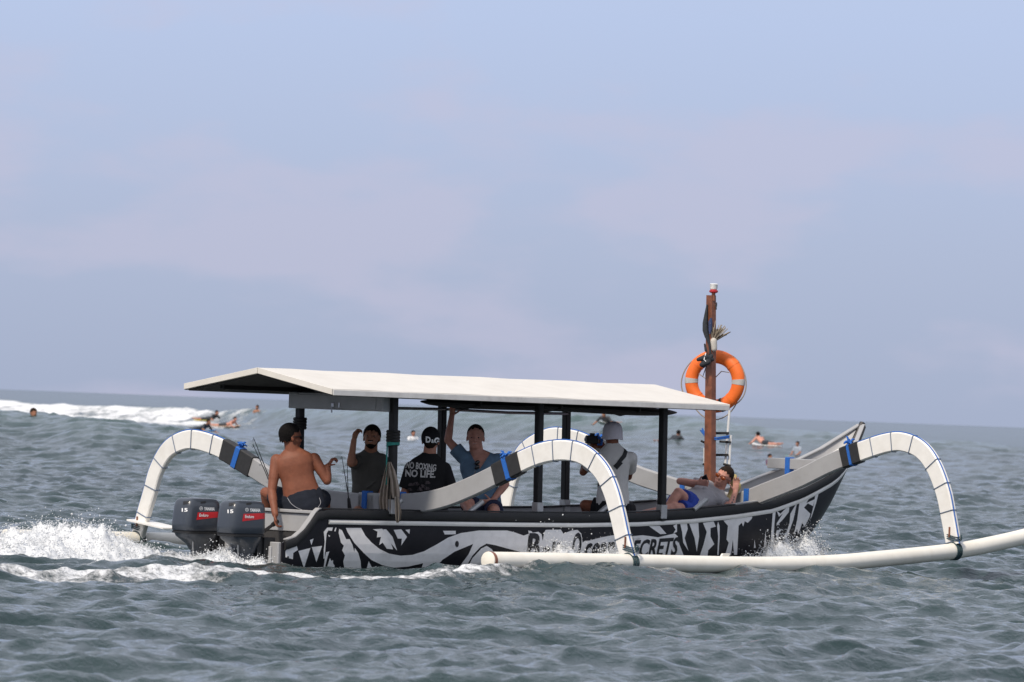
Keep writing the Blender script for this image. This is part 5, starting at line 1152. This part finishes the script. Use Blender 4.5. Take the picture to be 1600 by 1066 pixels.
def heap(name, u0, u1, v0, v1, hfun, n, m, label, rough=.05, seed=0.0):
    """a heap of broken water: surface over (u, v) with a ragged top"""
    us = np.linspace(u0, u1, n[0]); vs_ = np.linspace(v0, v1, n[1]); Vv = []; hs = []
    for i, u in enumerate(us):
        for j, v in enumerate(vs_):
            h = hfun(u, v); q = Vector((u * 1.0 + seed, v, seed * .37))
            nz_ = mnoise.fractal(q * 3.1, .9, 2.1, 6) * .6 + abs(mnoise.fractal(q * 7.0, .8, 2.0, 4)) * .55 - .1
            edge = min(1.0, max(h, 0) / .05)
            Vv.append(B(u + .05 * mnoise.noise(q * 6) * edge, v + .05 * mnoise.noise(q * 6 + Vector((9, 3, 1))) * edge, -.10 + h * (1 + .55 * nz_) + rough * nz_ * edge)); hs.append(h)
    f = [(i * n[1] + j, (i + 1) * n[1] + j, (i + 1) * n[1] + j + 1, i * n[1] + j + 1) for i in range(n[0] - 1) for j in range(n[1] - 1) if max(hs[i * n[1] + j], hs[(i + 1) * n[1] + j + 1]) > .02]
    o = mk(name, Vv, f, m, None, B((u0 + u1) / 2, (v0 + v1) / 2, 0), True, auto=None); tag(o, label, 'foam', kind='stuff'); return o, np.array([Vv[k] for k in range(len(Vv)) if hs[k] > .06])
g3 = lambda x, c, s: math.exp(-((x - c) / s) ** 2)
def stern_h(u, v):
    a = float(np.interp(u, [-7.5, -6.2, -5, -4.2, -3.4, -2.8, -2.45, -2.2], [.14, .20, .26, .31, .35, .28, .13, 0]))
    return a * math.exp(-((v + .35) / .85) ** 4) * (.75 + .35 * mnoise.noise(Vector((u * 1.7, v * 1.2, 4.0)))) * 1.05
h1, P1 = heap('stern_wake_foam', -7.6, -2.2, -1.5, .9, stern_h, (190, 90), M_FOAM, 'heaped white wake boiling behind the outboard motors', .06, 2.0)
def motor_h(u, v):
    return .11 * max(g3(u, -1.95, .28) * g3(v, .30, .32), g3(u, -1.95, .26) * g3(v, -.30, .34)) + .12 * g3(u, -1.6, .3) * g3(v, .15, .5)
h2, P2 = heap('motor_splash_foam', -2.7, -1.42, -.9, .95, motor_h, (70, 90), M_FOAM, 'white splash boiling round the motor legs', .06, 5.0)
def bow_h(u, v):
    d = v - float(np.interp(u, [4.5, 5.5, 6.4, 7.1], [.95, .75, .52, .25])); return float(np.interp(u, [4.6, 5.4, 6.0, 6.6, 7.1, 7.4], [0, .12, .30, .40, .28, 0])) * math.exp(-(d / .24) ** 2)
h3, P3 = heap('bow_wave_foam', 4.6, 7.4, .1, 1.5, bow_h, (100, 60), M_FOAM, 'white bow wave curling off the near side of the bow', .06, 8.0)
def bow_h2(u, v): return bow_h(u, -v) * .8
h3b, P3b = heap('bow_wave_foam', 4.6, 7.4, -1.5, -.1, bow_h2, (80, 50), M_FOAM, 'white bow wave hidden on the far side of the bow', .06, 9.0)
def mid_h(u, v):
    return .33 * g3(u, 2.12, .24) * g3(v, 1.12, .2) + .24 * g3(u, 1.65, .18) * g3(v, 1.15, .2) + .25 * g3(u, 2.85, .28) * g3(v, 1.15, .2)
h4, P4 = heap('side_splash_foam', 1.2, 3.7, .82, 1.7, mid_h, (90, 40), M_FOAM, 'white splash thrown up between hull and near float', .07, 12.0)
def burst(P, n, up, spread, r0, r1):
    q = P[RNG.integers(0, len(P), n)].copy(); h = RNG.exponential(1.0, n); q[:, 2] += up * h * (q[:, 2] + .12) / .3; q[:, :2] += RNG.normal(size=(n, 2)) * spread * (0.4 + h[:, None] * .5); return (q, r0, r1)
droplets('spray_drops', [burst(P1, 62000, .022, .035, .0016, .006), burst(P1, 2500, .045, .05, .003, .009), burst(P2, 9000, .035, .04, .0016, .007), burst(P3, 16000, .05, .045, .0016, .007), burst(P4, 8000, .06, .045, .0016, .007)], 'flying white spray drops round the boat')
